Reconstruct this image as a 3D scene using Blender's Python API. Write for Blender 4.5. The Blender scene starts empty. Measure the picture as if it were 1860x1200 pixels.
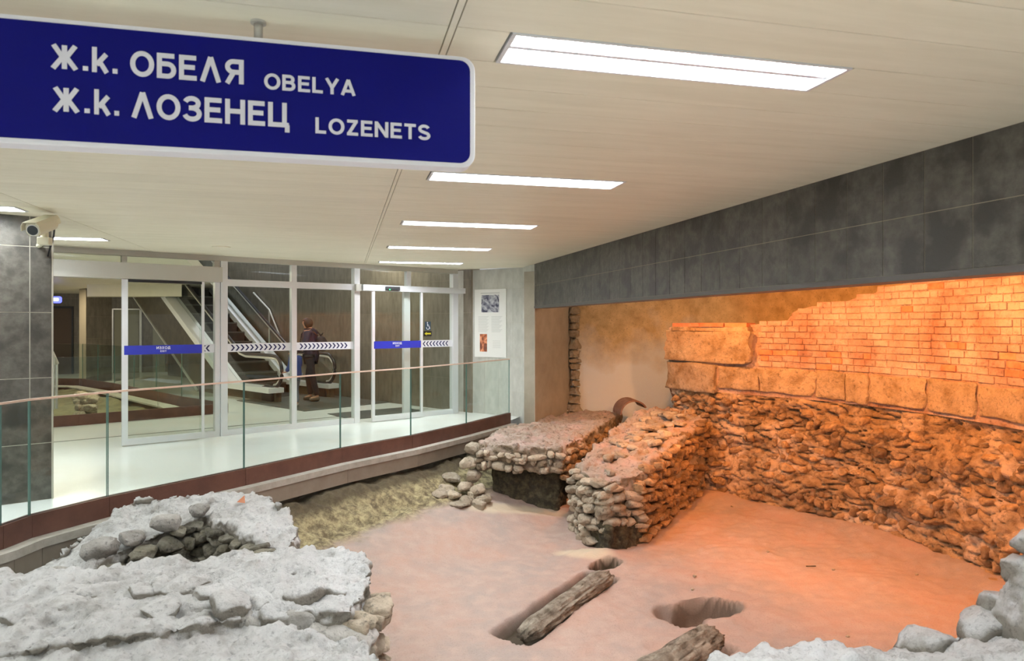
import bpy, bmesh, math, random
import numpy as np
from mathutils import Vector, Matrix, noise
from mathutils.geometry import tessellate_polygon

random.seed(7)
C = bpy.context.scene.collection
sc = bpy.context.scene

# ------------------------------------------------------------------ camera, world, exposure
YAW = math.radians(13.84)
cc, ss = math.cos(YAW), math.sin(YAW)
EYE = 1.6
cam_d = bpy.data.cameras.new('camera')
cam = bpy.data.objects.new('camera', cam_d)
C.objects.link(cam)
cam.location = (0, 0, EYE)
cam.rotation_euler = (math.pi/2, 0, -YAW)
cam_d.sensor_width = 36
cam_d.lens = 36*1250/1860
cam_d.shift_y = -12/1860
cam_d.clip_end = 200
cam_d.dof.use_dof = True
cam_d.dof.focus_distance = 9.5
cam_d.dof.aperture_fstop = 5.0
sc.camera = cam

w = bpy.data.worlds.new('world'); sc.world = w
w.use_nodes = True
w.node_tree.nodes['Background'].inputs[0].default_value = (0.93, 0.95, 1.0, 1)
w.node_tree.nodes['Background'].inputs[1].default_value = 0.62
sc.view_settings.view_transform = 'Standard'
sc.view_settings.look = 'None'
sc.view_settings.exposure = 0.0
sc.view_settings.gamma = 1
sc.view_settings.use_curve_mapping = False

HALL_LIGHT = 112.0        # watts of every ceiling fixture
WARM = (1.0, 0.365, 0.09)

def area_light(name, loc, sx, sy, power, color, rot=(0, 0, 0), spread=None):
    l = bpy.data.lights.new(name, 'AREA'); l.shape = 'RECTANGLE'
    l.size = sx; l.size_y = sy; l.energy = power; l.color = color
    if spread: l.spread = spread
    o = bpy.data.objects.new(name, l); o.location = loc; o.rotation_euler = rot
    C.objects.link(o); return o

def spot(name, loc, target, power, color, size=100, blend=.5, r=.06):
    l = bpy.data.lights.new(name, 'SPOT'); l.energy = power; l.color = color
    l.spot_size = math.radians(size); l.spot_blend = blend; l.shadow_soft_size = r
    o = bpy.data.objects.new(name, l); o.location = loc
    o.rotation_euler = (Vector(target)-Vector(loc)).to_track_quat('-Z', 'Y').to_euler()
    C.objects.link(o); return o

# ------------------------------------------------------------------ survey helpers (plan positions measured from the standpoint)
def CW(x, d, z=0.0):
    "point x metres right of and d metres ahead of the standpoint, as world point"
    return Vector((cc*x + ss*d, cc*d - ss*x, z))
def R(px, d, z=0.0):
    "point on the sight line with bearing px at distance d"
    return CW((px-930)/1250*d, d, z)

# warm floodlights of the niche, mounted behind the beam
spot('niche_flood', CW(2.75, 6.3, 2.3), CW(4.3, 7.3, 1.0), 345, WARM, 150, .6)
spot('niche_flood', CW(1.85, 8.6, 2.32), CW(3.3, 9.3, .3), 265, WARM, 150, .6)
spot('niche_flood', CW(2.9, 5.0, 2.3), CW(4.2, 5.9, -.4), 180, WARM, 150, .6)
spot('niche_flood', CW(2.7, 9.9, 2.34), CW(1.7, 12.4, .8), 58, (1, .78, .52), 120, .5)

# ------------------------------------------------------------------ materials
def mat(name, col, rough=.6, metal=0, col2=None, nscale=6, bump=0, bscale=30, col3=None, n3=1.3, rnd=0, emit=None, estr=0,
        spec=.5, stretch=None, detail=6, contrast=(.35, .65), c3=(.5, .62), side=None, pits=0, pitdark=.35):
    m = bpy.data.materials.new(name); m.use_nodes = True
    nt = m.node_tree; N = nt.nodes; L = nt.links
    b = N['Principled BSDF']
    b.inputs['Base Color'].default_value = (*col, 1)
    b.inputs['Roughness'].default_value = rough
    b.inputs['Metallic'].default_value = metal
    b.inputs['Specular IOR Level'].default_value = spec
    if emit:
        b.inputs['Emission Color'].default_value = (*emit, 1); b.inputs['Emission Strength'].default_value = estr
    geo = N.new('ShaderNodeNewGeometry'); src = geo.outputs['Position']
    if stretch:
        mp = N.new('ShaderNodeMapping'); mp.inputs['Scale'].default_value = stretch
        L.new(src, mp.inputs['Vector']); src = mp.outputs['Vector']
    cur = None
    if col2:
        n = N.new('ShaderNodeTexNoise'); n.inputs['Scale'].default_value = nscale; n.inputs['Detail'].default_value = detail
        n.inputs['Roughness'].default_value = .62
        L.new(src, n.inputs['Vector'])
        r = N.new('ShaderNodeMapRange'); r.inputs['From Min'].default_value = contrast[0]; r.inputs['From Max'].default_value = contrast[1]
        L.new(n.outputs['Fac'], r.inputs['Value'])
        mx = N.new('ShaderNodeMix'); mx.data_type = 'RGBA'
        mx.inputs['A'].default_value = (*col, 1); mx.inputs['B'].default_value = (*col2, 1)
        L.new(r.outputs['Result'], mx.inputs['Factor']); cur = mx.outputs['Result']
    if col3:
        n = N.new('ShaderNodeTexNoise'); n.inputs['Scale'].default_value = n3; n.inputs['Detail'].default_value = 5
        L.new(src, n.inputs['Vector'])
        r = N.new('ShaderNodeMapRange'); r.inputs['From Min'].default_value = c3[0]; r.inputs['From Max'].default_value = c3[1]
        L.new(n.outputs['Fac'], r.inputs['Value'])
        mx = N.new('ShaderNodeMix'); mx.data_type = 'RGBA'
        if cur: L.new(cur, mx.inputs['A'])
        else: mx.inputs['A'].default_value = (*col, 1)
        mx.inputs['B'].default_value = (*col3, 1)
        L.new(r.outputs['Result'], mx.inputs['Factor']); cur = mx.outputs['Result']
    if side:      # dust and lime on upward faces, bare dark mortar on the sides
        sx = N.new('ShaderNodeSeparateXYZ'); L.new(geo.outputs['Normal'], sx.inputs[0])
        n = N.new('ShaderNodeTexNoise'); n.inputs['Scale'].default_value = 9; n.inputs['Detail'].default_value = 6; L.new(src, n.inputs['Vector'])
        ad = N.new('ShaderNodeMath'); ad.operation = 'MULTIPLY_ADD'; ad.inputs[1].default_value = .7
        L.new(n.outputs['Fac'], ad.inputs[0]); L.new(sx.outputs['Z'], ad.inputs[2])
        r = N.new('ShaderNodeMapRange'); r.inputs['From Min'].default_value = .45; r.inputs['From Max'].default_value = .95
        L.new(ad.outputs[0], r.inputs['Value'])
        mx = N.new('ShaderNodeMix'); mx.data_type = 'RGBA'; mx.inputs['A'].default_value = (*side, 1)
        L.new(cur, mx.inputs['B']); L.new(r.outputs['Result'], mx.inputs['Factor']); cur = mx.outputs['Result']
    if pits:      # dark noise spots: shade of holes and crevices put into the colour
        n = N.new('ShaderNodeTexNoise'); n.inputs['Scale'].default_value = pits; n.inputs['Detail'].default_value = 4; n.inputs['Roughness'].default_value = .7
        L.new(src, n.inputs['Vector'])
        r = N.new('ShaderNodeMapRange'); r.inputs['From Min'].default_value = .30; r.inputs['From Max'].default_value = .46
        L.new(n.outputs['Fac'], r.inputs['Value'])
        mx = N.new('ShaderNodeMix'); mx.data_type = 'RGBA'; mx.blend_type = 'MULTIPLY'; mx.inputs['Factor'].default_value = 1
        r2 = N.new('ShaderNodeMapRange'); r2.inputs['To Min'].default_value = pitdark; L.new(r.outputs['Result'], r2.inputs['Value'])
        L.new(cur, mx.inputs['A']); L.new(r2.outputs['Result'], mx.inputs['B']); cur = mx.outputs['Result']
    if rnd:
        oi = N.new('ShaderNodeObjectInfo')
        r = N.new('ShaderNodeMapRange'); r.inputs['To Min'].default_value = 1-rnd; r.inputs['To Max'].default_value = 1+rnd
        L.new(oi.outputs['Random'], r.inputs['Value'])
        hs = N.new('ShaderNodeHueSaturation')
        L.new(r.outputs['Result'], hs.inputs['Value'])
        if cur: L.new(cur, hs.inputs['Color'])
        else: hs.inputs['Color'].default_value = (*col, 1)
        cur = hs.outputs['Color']
    if cur: L.new(cur, b.inputs['Base Color'])
    if bump:
        n = N.new('ShaderNodeTexNoise'); n.inputs['Scale'].default_value = bscale; n.inputs['Detail'].default_value = 8
        n.inputs['Roughness'].default_value = .7
        L.new(src, n.inputs['Vector'])
        bp = N.new('ShaderNodeBump'); bp.inputs['Strength'].default_value = min(1, bump); bp.inputs['Distance'].default_value = .05 if bump >= .8 else .02
        L.new(n.outputs['Fac'], bp.inputs['Height']); L.new(bp.outputs['Normal'], b.inputs['Normal'])
    return m

def glass_mat(name, tint, refl=.018):
    m = bpy.data.materials.new(name); m.use_nodes = True
    nt = m.node_tree; N = nt.nodes; L = nt.links
    N.remove(N['Principled BSDF']); out = N['Material Output']
    t = N.new('ShaderNodeBsdfTransparent'); t.inputs['Color'].default_value = (*tint, 1)
    g = N.new('ShaderNodeBsdfGlossy'); g.inputs['Roughness'].default_value = .015
    lw = N.new('ShaderNodeLayerWeight'); lw.inputs['Blend'].default_value = .5
    pw_ = N.new('ShaderNodeMath'); pw_.operation = 'POWER'; pw_.inputs[1].default_value = 4.5
    L.new(lw.outputs['Facing'], pw_.inputs[0])
    f = N.new('ShaderNodeMath'); f.operation = 'MULTIPLY_ADD'; f.inputs[1].default_value = .75; f.inputs[2].default_value = refl
    L.new(pw_.outputs[0], f.inputs[0])
    mx = N.new('ShaderNodeMixShader')
    L.new(f.outputs[0], mx.inputs[0]); L.new(t.outputs[0], mx.inputs[1]); L.new(g.outputs[0], mx.inputs[2])
    L.new(mx.outputs[0], out.inputs['Surface'])
    return m

M = {}
M['ceiling'] = mat('ceiling_paint', (.87, .835, .67), .42, col2=(.81, .775, .61), nscale=3, stretch=(.6, 5, 1), rnd=.02)
M['joint'] = mat('ceiling_joint', (.36, .33, .27), .7)
M['alu'] = mat('white_aluminium', (.74, .76, .78), .35, .25, rnd=.02)
M['alu_warm'] = mat('grey_aluminium', (.52, .51, .46), .4, .25, bump=.05, bscale=200)
M['dark'] = mat('black_plastic', (.012, .012, .014), .4)
M['rubber'] = mat('black_rubber', (.02, .02, .022), .35)
M['floor'] = mat('white_terrazzo', (.80, .82, .80), .22, col2=(.72, .74, .72), nscale=60, col3=(.74, .74, .70), n3=.8)
M['tile'] = mat('grey_slate_tile', (.062, .057, .046), .42, col2=(.12, .112, .092), nscale=13, bump=.25, bscale=30, col3=(.042, .038, .031), n3=4, rnd=.12, detail=10, contrast=(.38, .66))
M['tile_light'] = mat('pale_grey_tile', (.45, .45, .405), .4, col2=(.56, .56, .51), nscale=6, stretch=(1.6, 1.6, .7), bump=.1, bscale=40, rnd=.05, detail=9)
M['tile_brown'] = mat('brown_grey_tile', (.14, .12, .09), .36, col2=(.21, .185, .145), nscale=6, stretch=(2, 2, .6), bump=.08, bscale=40, rnd=.08, detail=9)
M['grout'] = mat('light_grout', (.50, .48, .40), .8)
M['grout_dim'] = mat('ochre_grout', (.30, .26, .19), .8)
M['trim_dark'] = mat('dark_metal_trim', (.12, .11, .10), .5, .2)
M['corten'] = mat('rust_brown_steel', (.085, .036, .025), .55, col2=(.13, .058, .038), nscale=5, bump=.06, bscale=60, rnd=.08)
M['concrete'] = mat('grey_concrete', (.36, .34, .29), .75, col2=(.46, .44, .39), nscale=9, bump=.2, bscale=50)
M['fascia'] = mat('brown_grey_fascia', (.22, .185, .145), .55, col2=(.27, .235, .19), nscale=4, rnd=.06)
M['glass'] = glass_mat('clear_glass', (.95, .975, .955))
M['glass_rail'] = glass_mat('balustrade_glass', (.925, .965, .945))
M['glass_edge'] = mat('glass_edge_green', (.10, .20, .17), .15)
M['rail_top_reflection'] = mat('polished_edge_painted_reflection', (.78, .66, .56), .25, .1)  # reflection on the polished edge painted in as a rosy tone
M['sign_blue'] = mat('sign_blue', (.002, .003, .15), .6, spec=.15)
M['sign_white'] = mat('sign_white', (.80, .80, .84), .45)
M['sign_letter'] = mat('sign_lettering', (.72, .72, .78), .5)
M['band_blue'] = mat('band_blue', (.02, .03, .35), .4)
M['band_white'] = mat('band_white', (.80, .81, .85), .4)
M['chevron'] = mat('chevron_blue', (.008, .012, .09), .5)
M['sand'] = None
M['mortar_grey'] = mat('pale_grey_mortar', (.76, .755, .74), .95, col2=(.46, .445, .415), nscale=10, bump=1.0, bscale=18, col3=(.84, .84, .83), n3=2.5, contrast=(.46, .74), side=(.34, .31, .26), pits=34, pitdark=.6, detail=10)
M['stone_grey'] = mat('grey_fieldstone', (.45, .425, .38), .9, col2=(.62, .60, .56), nscale=11, bump=.9, bscale=26, rnd=.22, pits=30)
M['stone_moss'] = mat('olive_grey_fieldstone', (.17, .155, .11), .92, col2=(.33, .31, .25), nscale=10, bump=.9, bscale=26, rnd=.35, pits=24)
M['mortar_dark'] = mat('dark_crumbly_mortar', (.15, .135, .10), .95, col2=(.27, .25, .20), nscale=7, bump=1.0, bscale=20)
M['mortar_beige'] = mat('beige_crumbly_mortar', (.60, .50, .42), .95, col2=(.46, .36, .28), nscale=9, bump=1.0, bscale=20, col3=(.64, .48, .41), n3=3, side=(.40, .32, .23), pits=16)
M['stone_beige'] = mat('beige_fieldstone', (.47, .385, .275), .9, col2=(.64, .55, .43), nscale=10, bump=.9, bscale=24, rnd=.25, pits=22)
M['mortar_ochre'] = mat('ochre_crumbly_mortar', (.58, .385, .21), .95, col2=(.22, .13, .06), nscale=7, bump=1.0, bscale=18, col3=(.78, .58, .41), n3=2.0, contrast=(.46, .64), c3=(.48, .62), pits=14, pitdark=.3)
M['stone_ochre'] = mat('ochre_fieldstone', (.62, .40, .215), .9, col2=(.30, .185, .09), nscale=9, bump=.9, bscale=22, rnd=.35, pits=16, pitdark=.4)
M['block'] = mat('limestone_block', (.68, .53, .37), .9, col2=(.38, .26, .14), nscale=5, bump=1.0, bscale=24, rnd=.12, contrast=(.44, .68), pits=22, pitdark=.5)
M['brick'] = mat('limewashed_brick', (.56, .30, .215), .9, col2=(.80, .62, .54), nscale=2.4, bump=.8, bscale=26, rnd=.10, contrast=(.34, .62), pits=18, pitdark=.6, detail=9)
M['brick_red'] = mat('red_brick', (.60, .20, .10), .85, col2=(.70, .34, .2), nscale=9, bump=.5, bscale=30, rnd=.15)
M['brick_mortar'] = mat('lime_brick_mortar', (.50, .28, .19), .95, col2=(.76, .57, .48), nscale=2.4, bump=.9, bscale=30, contrast=(.34, .62), detail=9, pits=18, pitdark=.5)
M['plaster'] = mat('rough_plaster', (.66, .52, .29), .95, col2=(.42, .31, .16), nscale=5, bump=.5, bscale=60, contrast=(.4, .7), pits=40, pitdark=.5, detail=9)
M['plaster_smooth'] = mat('smooth_plaster', (.44, .41, .33), .9, col2=(.36, .33, .26), nscale=3, bump=.15, bscale=60)
M['drip'] = mat('lumpy_lime_mortar', (.62, .55, .42), .95, col2=(.45, .37, .24), nscale=14, bump=1, bscale=40)
M['soil'] = mat('dark_soil', (.055, .045, .03), 1, col2=(.16, .14, .08), nscale=12, bump=1.0, bscale=20, contrast=(.42, .66), detail=9)
M['wood'] = None
M['metal_light'] = mat('brushed_metal', (.75, .74, .70), .3, .5)
M['deck_white'] = mat('escalator_deck', (.85, .86, .88), .35, .1)
M['step'] = mat('escalator_step', (.045, .038, .032), .5, .2, col2=(.03, .026, .022), nscale=9)
M['cladding'] = mat('dark_brown_cladding', (.075, .06, .04), .4, col2=(.12, .10, .065), nscale=5, detail=9)
M['door_dark'] = mat('dark_brown_door', (.09, .055, .035), .5)
M['door_beige'] = mat('beige_metal_door', (.30, .29, .21), .5)
M['skin'] = mat('skin', (.55, .30, .19), .55)
M['hair'] = mat('dark_brown_hair', (.02, .011, .008), .5, bump=.5, bscale=120)
M['navy'] = mat('navy_quilted_jacket', (.010, .014, .045), .6, bump=.4, bscale=25)
M['black_cloth'] = mat('black_cloth', (.018, .018, .022), .8)
M['trousers'] = mat('dark_trousers', (.016, .016, .022), .85)
M['jeans'] = mat('grey_blue_jeans', (.12, .16, .22), .85, col2=(.18, .22, .28), nscale=12)
M['blue_jacket'] = mat('bright_blue_jacket', (.015, .045, .20), .6, bump=.4, bscale=25)
M['shoe'] = mat('grey_shoe', (.35, .34, .32), .6)
M['brown_shoe'] = mat('brown_shoe', (.12, .08, .05), .6)
M['cctv'] = mat('cream_plastic', (.72, .69, .52), .4)
M['lens'] = mat('lens_glass', (.03, .04, .045), .08)
M['paper'] = mat('white_poster_board', (.78, .78, .74), .5)
M['ink'] = mat('grey_print', (.45, .45, .43), .7)
M['tube'] = mat('lamp_tube', (1, 1, 1), .5, emit=(.95, .98, 1), estr=5)
M['led'] = mat('green_led', (0, .5, .1), .5, emit=(.05, 1, .2), estr=6)
M['lit_sign'] = mat('lit_blue_sign', (.1, .1, .6), .5, emit=(.10, .12, .9), estr=3)
M['lit_white'] = mat('lit_white_sign', (.9, .9, 1), .5, emit=(.8, .85, 1), estr=3)
M['yellow'] = mat('yellow_print', (.65, .60, .03), .5)
M['sticker_dark'] = mat('dark_blue_sticker', (.03, .06, .09), .5)
M['mat_dark'] = mat('dark_entrance_mat', (.05, .055, .05), .8)
M['plate'] = mat('steel_floor_plate', (.13, .13, .115), .4, .3)
M['clay'] = mat('dark_terracotta', (.22, .12, .09), .8, col2=(.32, .2, .15), nscale=14)

def photo_mat(name, cols, scale):
    m = bpy.data.materials.new(name); m.use_nodes = True
    N = m.node_tree.nodes; L = m.node_tree.links; b = N['Principled BSDF']; b.inputs['Roughness'].default_value = .4
    g = N.new('ShaderNodeNewGeometry'); n = N.new('ShaderNodeTexNoise'); n.inputs['Scale'].default_value = scale
    n.inputs['Detail'].default_value = 3; n.inputs['Distortion'].default_value = 1.2
    r = N.new('ShaderNodeValToRGB')
    e = r.color_ramp.elements
    e[0].position = .38; e[0].color = (*cols[0], 1); e[1].position = .62; e[1].color = (*cols[-1], 1)
    if len(cols) > 2:
        x = e.new(.5); x.color = (*cols[1], 1)
    L.new(g.outputs['Position'], n.inputs['Vector']); L.new(n.outputs['Fac'], r.inputs['Fac']); L.new(r.outputs['Color'], b.inputs['Base Color'])
    return m
M['photo_dig'] = photo_mat('poster_photo_dig', [(.02, .02, .05), (.2, .2, .24), (.5, .5, .52)], 9)
M['photo_orange'] = photo_mat('poster_photo_orange', [(.16, .05, .03), (.5, .15, .06), (.75, .35, .2)], 7)

def add_painted_light(m, col, z0, z1):
    "pale light on the lower wall put into the colour, ragged upper limit"
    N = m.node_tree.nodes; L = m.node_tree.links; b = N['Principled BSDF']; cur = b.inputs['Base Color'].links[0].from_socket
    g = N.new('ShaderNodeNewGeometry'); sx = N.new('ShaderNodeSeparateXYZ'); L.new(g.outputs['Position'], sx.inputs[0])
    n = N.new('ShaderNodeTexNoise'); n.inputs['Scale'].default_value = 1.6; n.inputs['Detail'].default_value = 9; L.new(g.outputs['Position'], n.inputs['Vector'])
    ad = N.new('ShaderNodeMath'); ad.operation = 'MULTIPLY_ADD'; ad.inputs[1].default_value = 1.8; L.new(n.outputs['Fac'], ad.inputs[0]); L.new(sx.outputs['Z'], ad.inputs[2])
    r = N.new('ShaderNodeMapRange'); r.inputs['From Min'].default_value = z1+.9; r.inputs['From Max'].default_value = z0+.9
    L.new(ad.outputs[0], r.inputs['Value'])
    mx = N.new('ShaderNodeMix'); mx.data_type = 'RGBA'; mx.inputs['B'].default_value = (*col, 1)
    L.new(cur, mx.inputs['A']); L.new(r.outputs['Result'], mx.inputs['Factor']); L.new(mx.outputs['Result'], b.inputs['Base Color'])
def sand_material():
    m = mat('pink_sand', (.45, .305, .245), .95, col2=(.37, .30, .265), nscale=1.3, bump=.5, bscale=45, col3=(.46, .345, .29), n3=7, contrast=(.4, .62), c3=(.45, .75), pits=90, pitdark=.75, detail=10)
    nt = m.node_tree; N = nt.nodes; L = nt.links; b = N['Principled BSDF']
    cur = b.inputs['Base Color'].links[0].from_socket
    at = N.new('ShaderNodeAttribute'); at.attribute_name = 'soil'
    n = N.new('ShaderNodeTexNoise'); n.inputs['Scale'].default_value = 12; n.inputs['Detail'].default_value = 9; n.inputs['Roughness'].default_value = .7
    g = N.new('ShaderNodeNewGeometry'); L.new(g.outputs['Position'], n.inputs['Vector'])
    r = N.new('ShaderNodeValToRGB'); e = r.color_ramp.elements
    e[0].position = .40; e[0].color = (.13, .10, .055, 1); e[1].position = .62; e[1].color = (.42, .36, .20, 1)
    L.new(n.outputs['Fac'], r.inputs['Fac'])
    mx = N.new('ShaderNodeMix'); mx.data_type = 'RGBA'
    L.new(at.outputs['Fac'], mx.inputs['Factor']); L.new(cur, mx.inputs['A']); L.new(r.outputs['Color'], mx.inputs['B'])
    a2 = N.new('ShaderNodeAttribute'); a2.attribute_name = 'pale'
    m2 = N.new('ShaderNodeMix'); m2.data_type = 'RGBA'
    L.new(a2.outputs['Fac'], m2.inputs['Factor']); L.new(mx.outputs['Result'], m2.inputs['A']); m2.inputs['B'].default_value = (.58, .50, .36, 1)
    a3 = N.new('ShaderNodeAttribute'); a3.attribute_name = 'dark_mask'
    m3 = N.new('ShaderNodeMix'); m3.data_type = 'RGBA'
    L.new(a3.outputs['Fac'], m3.inputs['Factor']); L.new(m2.outputs['Result'], m3.inputs['A']); m3.inputs['B'].default_value = (.06, .045, .025, 1)  # darker tone where the mask is set
    L.new(m3.outputs['Result'], b.inputs['Base Color'])
    return m
M['sand'] = sand_material()
add_painted_light(M['plaster'], (.78, .84, .86), .75, 1.6)  # light falling on the lower niche wall, painted as a pale tone
M['wood'] = mat('weathered_wood', (.50, .44, .35), .95, col2=(.16, .125, .085), nscale=9, bump=1.0, bscale=18, detail=9)

# ------------------------------------------------------------------ object helpers
WL = {}
def wl(o): return WL.get(o.name, Vector((0, 0, 0)))
def tag(o, label=None, cat=None, group=None, kind=None):
    if label: o['label'] = label
    if cat: o['category'] = cat
    if group: o['group'] = group
    if kind: o['kind'] = kind
    return o
def empty(name, loc, label=None, cat=None, group=None, kind=None, parent=None):
    o = bpy.data.objects.new(name, None); C.objects.link(o); loc = Vector(loc)
    o.empty_display_size = .1
    if parent: o.parent = parent; o.location = loc - wl(parent)
    else: o.location = loc
    WL[o.name] = loc
    return tag(o, label, cat, group, kind)

class F:
    "plan frame: origin, direction u (viewer's right), direction v (towards the viewer)"
    def __init__(s, o, u):
        s.o = Vector((o[0], o[1], 0)); s.u = Vector((u[0], u[1], 0)).normalized(); s.v = Vector((s.u.y, -s.u.x, 0))
        s.ang = math.atan2(s.u.y, s.u.x)
    def __call__(s, u, v, z): return s.o + s.u*u + s.v*v + Vector((0, 0, z))
IDF = F((0, 0), (1, 0))
IDF.v = Vector((0, 1, 0))

class MB:
    def __init__(s, fr=None): s.V = []; s.Fc = []; s.mi = []; s.fr = fr or IDF
    def add(s, vs, fs, mi=0):
        n = len(s.V); s.V += [Vector(v) for v in vs]; s.Fc += [tuple(i+n for i in f) for f in fs]; s.mi += [mi]*len(fs); return s
    def box(s, a, b, c, d, e, f, mi=0):
        P = s.fr
        vs = [P(x, y, z) for z in (e, f) for y in (c, d) for x in (a, b)]
        return s.add(vs, [(0, 2, 3, 1), (4, 5, 7, 6), (0, 1, 5, 4), (2, 6, 7, 3), (1, 3, 7, 5), (0, 4, 6, 2)], mi)
    def prism(s, pts, dz=None, z0=0, z1=1, mi=0, tops=None):
        "plan polygon (world xy) extruded from z0 to z1 (or per vertex tops)"
        n = len(pts)
        vs = [Vector((p[0], p[1], z0)) for p in pts] + [Vector((p[0], p[1], tops[i] if tops else z1)) for i, p in enumerate(pts)]
        tri = tessellate_polygon([[Vector((p[0], p[1], 0)) for p in pts]])
        fs = [tuple(reversed(t)) for t in tri] + [tuple(i+n for i in t) for t in tri]
        fs += [(i, (i+1) % n, (i+1) % n+n, i+n) for i in range(n)]
        return s.add(vs, fs, mi)
    def extr(s, prof, v0, v1, mi=0):
        "profile in (u,z) of frame extruded along v"
        n = len(prof)
        vs = [s.fr(p[0], v0, p[1]) for p in prof] + [s.fr(p[0], v1, p[1]) for p in prof]
        tri = tessellate_polygon([[Vector((p[0], p[1], 0)) for p in prof]])
        fs = [tuple(t) for t in tri] + [tuple(reversed([i+n for i in t])) for t in tri]
        fs += [(i, (i+1) % n, (i+1) % n+n, i+n) for i in range(n)]
        return s.add(vs, fs, mi)
    def tube(s, pts, r, n=8, mi=0, cap=True, rad=None):
        pts = [Vector(p) for p in pts]; rings = []
        up = Vector((0, 0, 1)); vs = []
        for i, p in enumerate(pts):
            t = (pts[min(i+1, len(pts)-1)] - pts[max(i-1, 0)]).normalized()
            a = t.cross(up)
            if a.length < 1e-3: a = t.cross(Vector((1, 0, 0)))
            a.normalize(); b = a.cross(t)
            rr = rad[i] if rad else r
            vs += [p + a*rr*math.cos(2*math.pi*k/n) + b*rr*math.sin(2*math.pi*k/n) for k in range(n)]
        fs = []
        for i in range(len(pts)-1):
            for k in range(n):
                fs.append((i*n+k, i*n+(k+1) % n, (i+1)*n+(k+1) % n, (i+1)*n+k))
        if cap: fs += [tuple(reversed(range(n))), tuple(range((len(pts)-1)*n, len(pts)*n))]
        return s.add(vs, fs, mi)
    def build(s, name, m, parent=None, smooth=False, bevel=0, label=None, cat=None, group=None, kind=None, fix=True):
        V = s.V
        lo = Vector([min(v[i] for v in V) for i in range(3)]); hi = Vector([max(v[i] for v in V) for i in range(3)])
        o0 = Vector(((lo.x+hi.x)/2, (lo.y+hi.y)/2, lo.z))
        me = bpy.data.meshes.new(name); me.from_pydata([v-o0 for v in V], [], s.Fc)
        for x in (m if isinstance(m, (list, tuple)) else [m]): me.materials.append(M[x] if isinstance(x, str) else x)
        for p, i in zip(me.polygons, s.mi): p.material_index = i
        if fix:
            bm = bmesh.new(); bm.from_mesh(me); bmesh.ops.recalc_face_normals(bm, faces=bm.faces); bm.to_mesh(me); bm.free()
        if smooth: me.polygons.foreach_set('use_smooth', [True]*len(me.polygons))
        o = bpy.data.objects.new(name, me); C.objects.link(o)
        if parent: o.parent = parent; o.location = o0 - wl(parent)
        else: o.location = o0
        WL[o.name] = o0
        if bevel:
            b = o.modifiers.new('bevel', 'BEVEL'); b.width = bevel; b.segments = 2; b.limit_method = 'ANGLE'
        return tag(o, label, cat, group, kind)

def unit_box_mesh(name):
    me = bpy.data.meshes.new(name)
    vs = [(x, y, z) for z in (-.5, .5) for y in (-.5, .5) for x in (-.5, .5)]
    me.from_pydata(vs, [], [(0, 2, 3, 1), (4, 5, 7, 6), (0, 1, 5, 4), (2, 6, 7, 3), (1, 3, 7, 5), (0, 4, 6, 2)])
    return me
UB = {}
def unit(mname):
    if mname not in UB:
        UB[mname] = unit_box_mesh('piece_'+mname); UB[mname].materials.append(M[mname])
    return UB[mname]
def piece(name, me, loc, dims, rotz, parent, rot=None):
    o = bpy.data.objects.new(name, me); C.objects.link(o); o.parent = parent
    o.location = Vector(loc)-wl(parent); o.scale = dims
    o.rotation_euler = rot if rot else (0, 0, rotz)
    return o

def tiled_wall(name, p0, p1, z0, z1, ujoints, zjoints, mt, mg, thick=.15, gap=.005, label=None, cat='wall', proud=.012, kind='structure'):
    fr = F(p0, Vector(p1)-Vector(p0)); Lh = (Vector(p1)-Vector(p0)).xy.length
    root = MB(fr).box(0, Lh, -thick, proud-.0025, z0, z1).build(name, mg, label=label, cat=cat, kind=kind)
    us = sorted([0, Lh]+[u for u in ujoints if .02 < u < Lh-.02]); zs = sorted([z0, z1]+[z for z in zjoints if z0+.02 < z < z1-.02])
    for a, b in zip(us, us[1:]):
        for c, d in zip(zs, zs[1:]):
            piece('tile', unit(mt), fr((a+b)/2, proud/2, (c+d)/2), (b-a-gap, proud, d-c-gap), fr.ang, root)
    return root, fr

# ------------------------------------------------------------------ key plan points
CEIL = 2.57
RW = CW(-1.03, 12.35)                         # right end of the glass front
ES = CW(.7826, .6225)                         # direction of the glass front
FR = F(RW, ES)
def fu(px):
    t = (px-930)/1250
    return (12.35*t+1.03)/(.7826-.6225*t)
B0 = R(1860, 3.31); B1 = R(950, 11.85)        # beam line
BD = (B1-B0).normalized()
def on_beam(px):                              # point on beam line on a bearing
    t = (px-930)/1250
    # solve (B0+k*BD) . n = 0 where n is normal of the sight line
    dirv = CW(t, 1); n = Vector((dirv.y, -dirv.x, 0))
    k = -B0.dot(n)/BD.dot(n); return B0+BD*k
JAMB = on_beam(972)
BN = B0 - BD*5.0                              # near end, outside the frame

# ================================================================== STRUCTURE
# hall floor with opening for the second pit
rail_px = [(-160, 4.45), (-80, 4.72), (0, 5.0), (53, 5.27), (195, 5.85), (443, 6.98), (618, 8.12), (746, 9.05), (847, 10.15), (925, 11.35)]
RP = [R(p, d) for p, d in rail_px]
pit2 = [R(-20, 10.2), R(144, 10.87), R(413, 12.4), R(330, 13.6), R(208, 16.6), R(150, 18.0), R(-20, 18.2)]
outer = [*RP, R(940, 11.75), CW(.45, 13.0), CW(.5, 30), CW(-26, 30), CW(-26, 3), CW(-4.5, 3.0)]
tri = tessellate_polygon([[Vector((p.x, p.y, 0)) for p in outer], [Vector((p.x, p.y, 0)) for p in pit2]])
allp = outer+pit2
mb = MB()
mb.add([Vector((p.x, p.y, 0)) for p in allp], tri)
flr = mb.build('floor', 'floor', kind='structure', label='white polished terrazzo hall floor', cat='floor')
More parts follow.
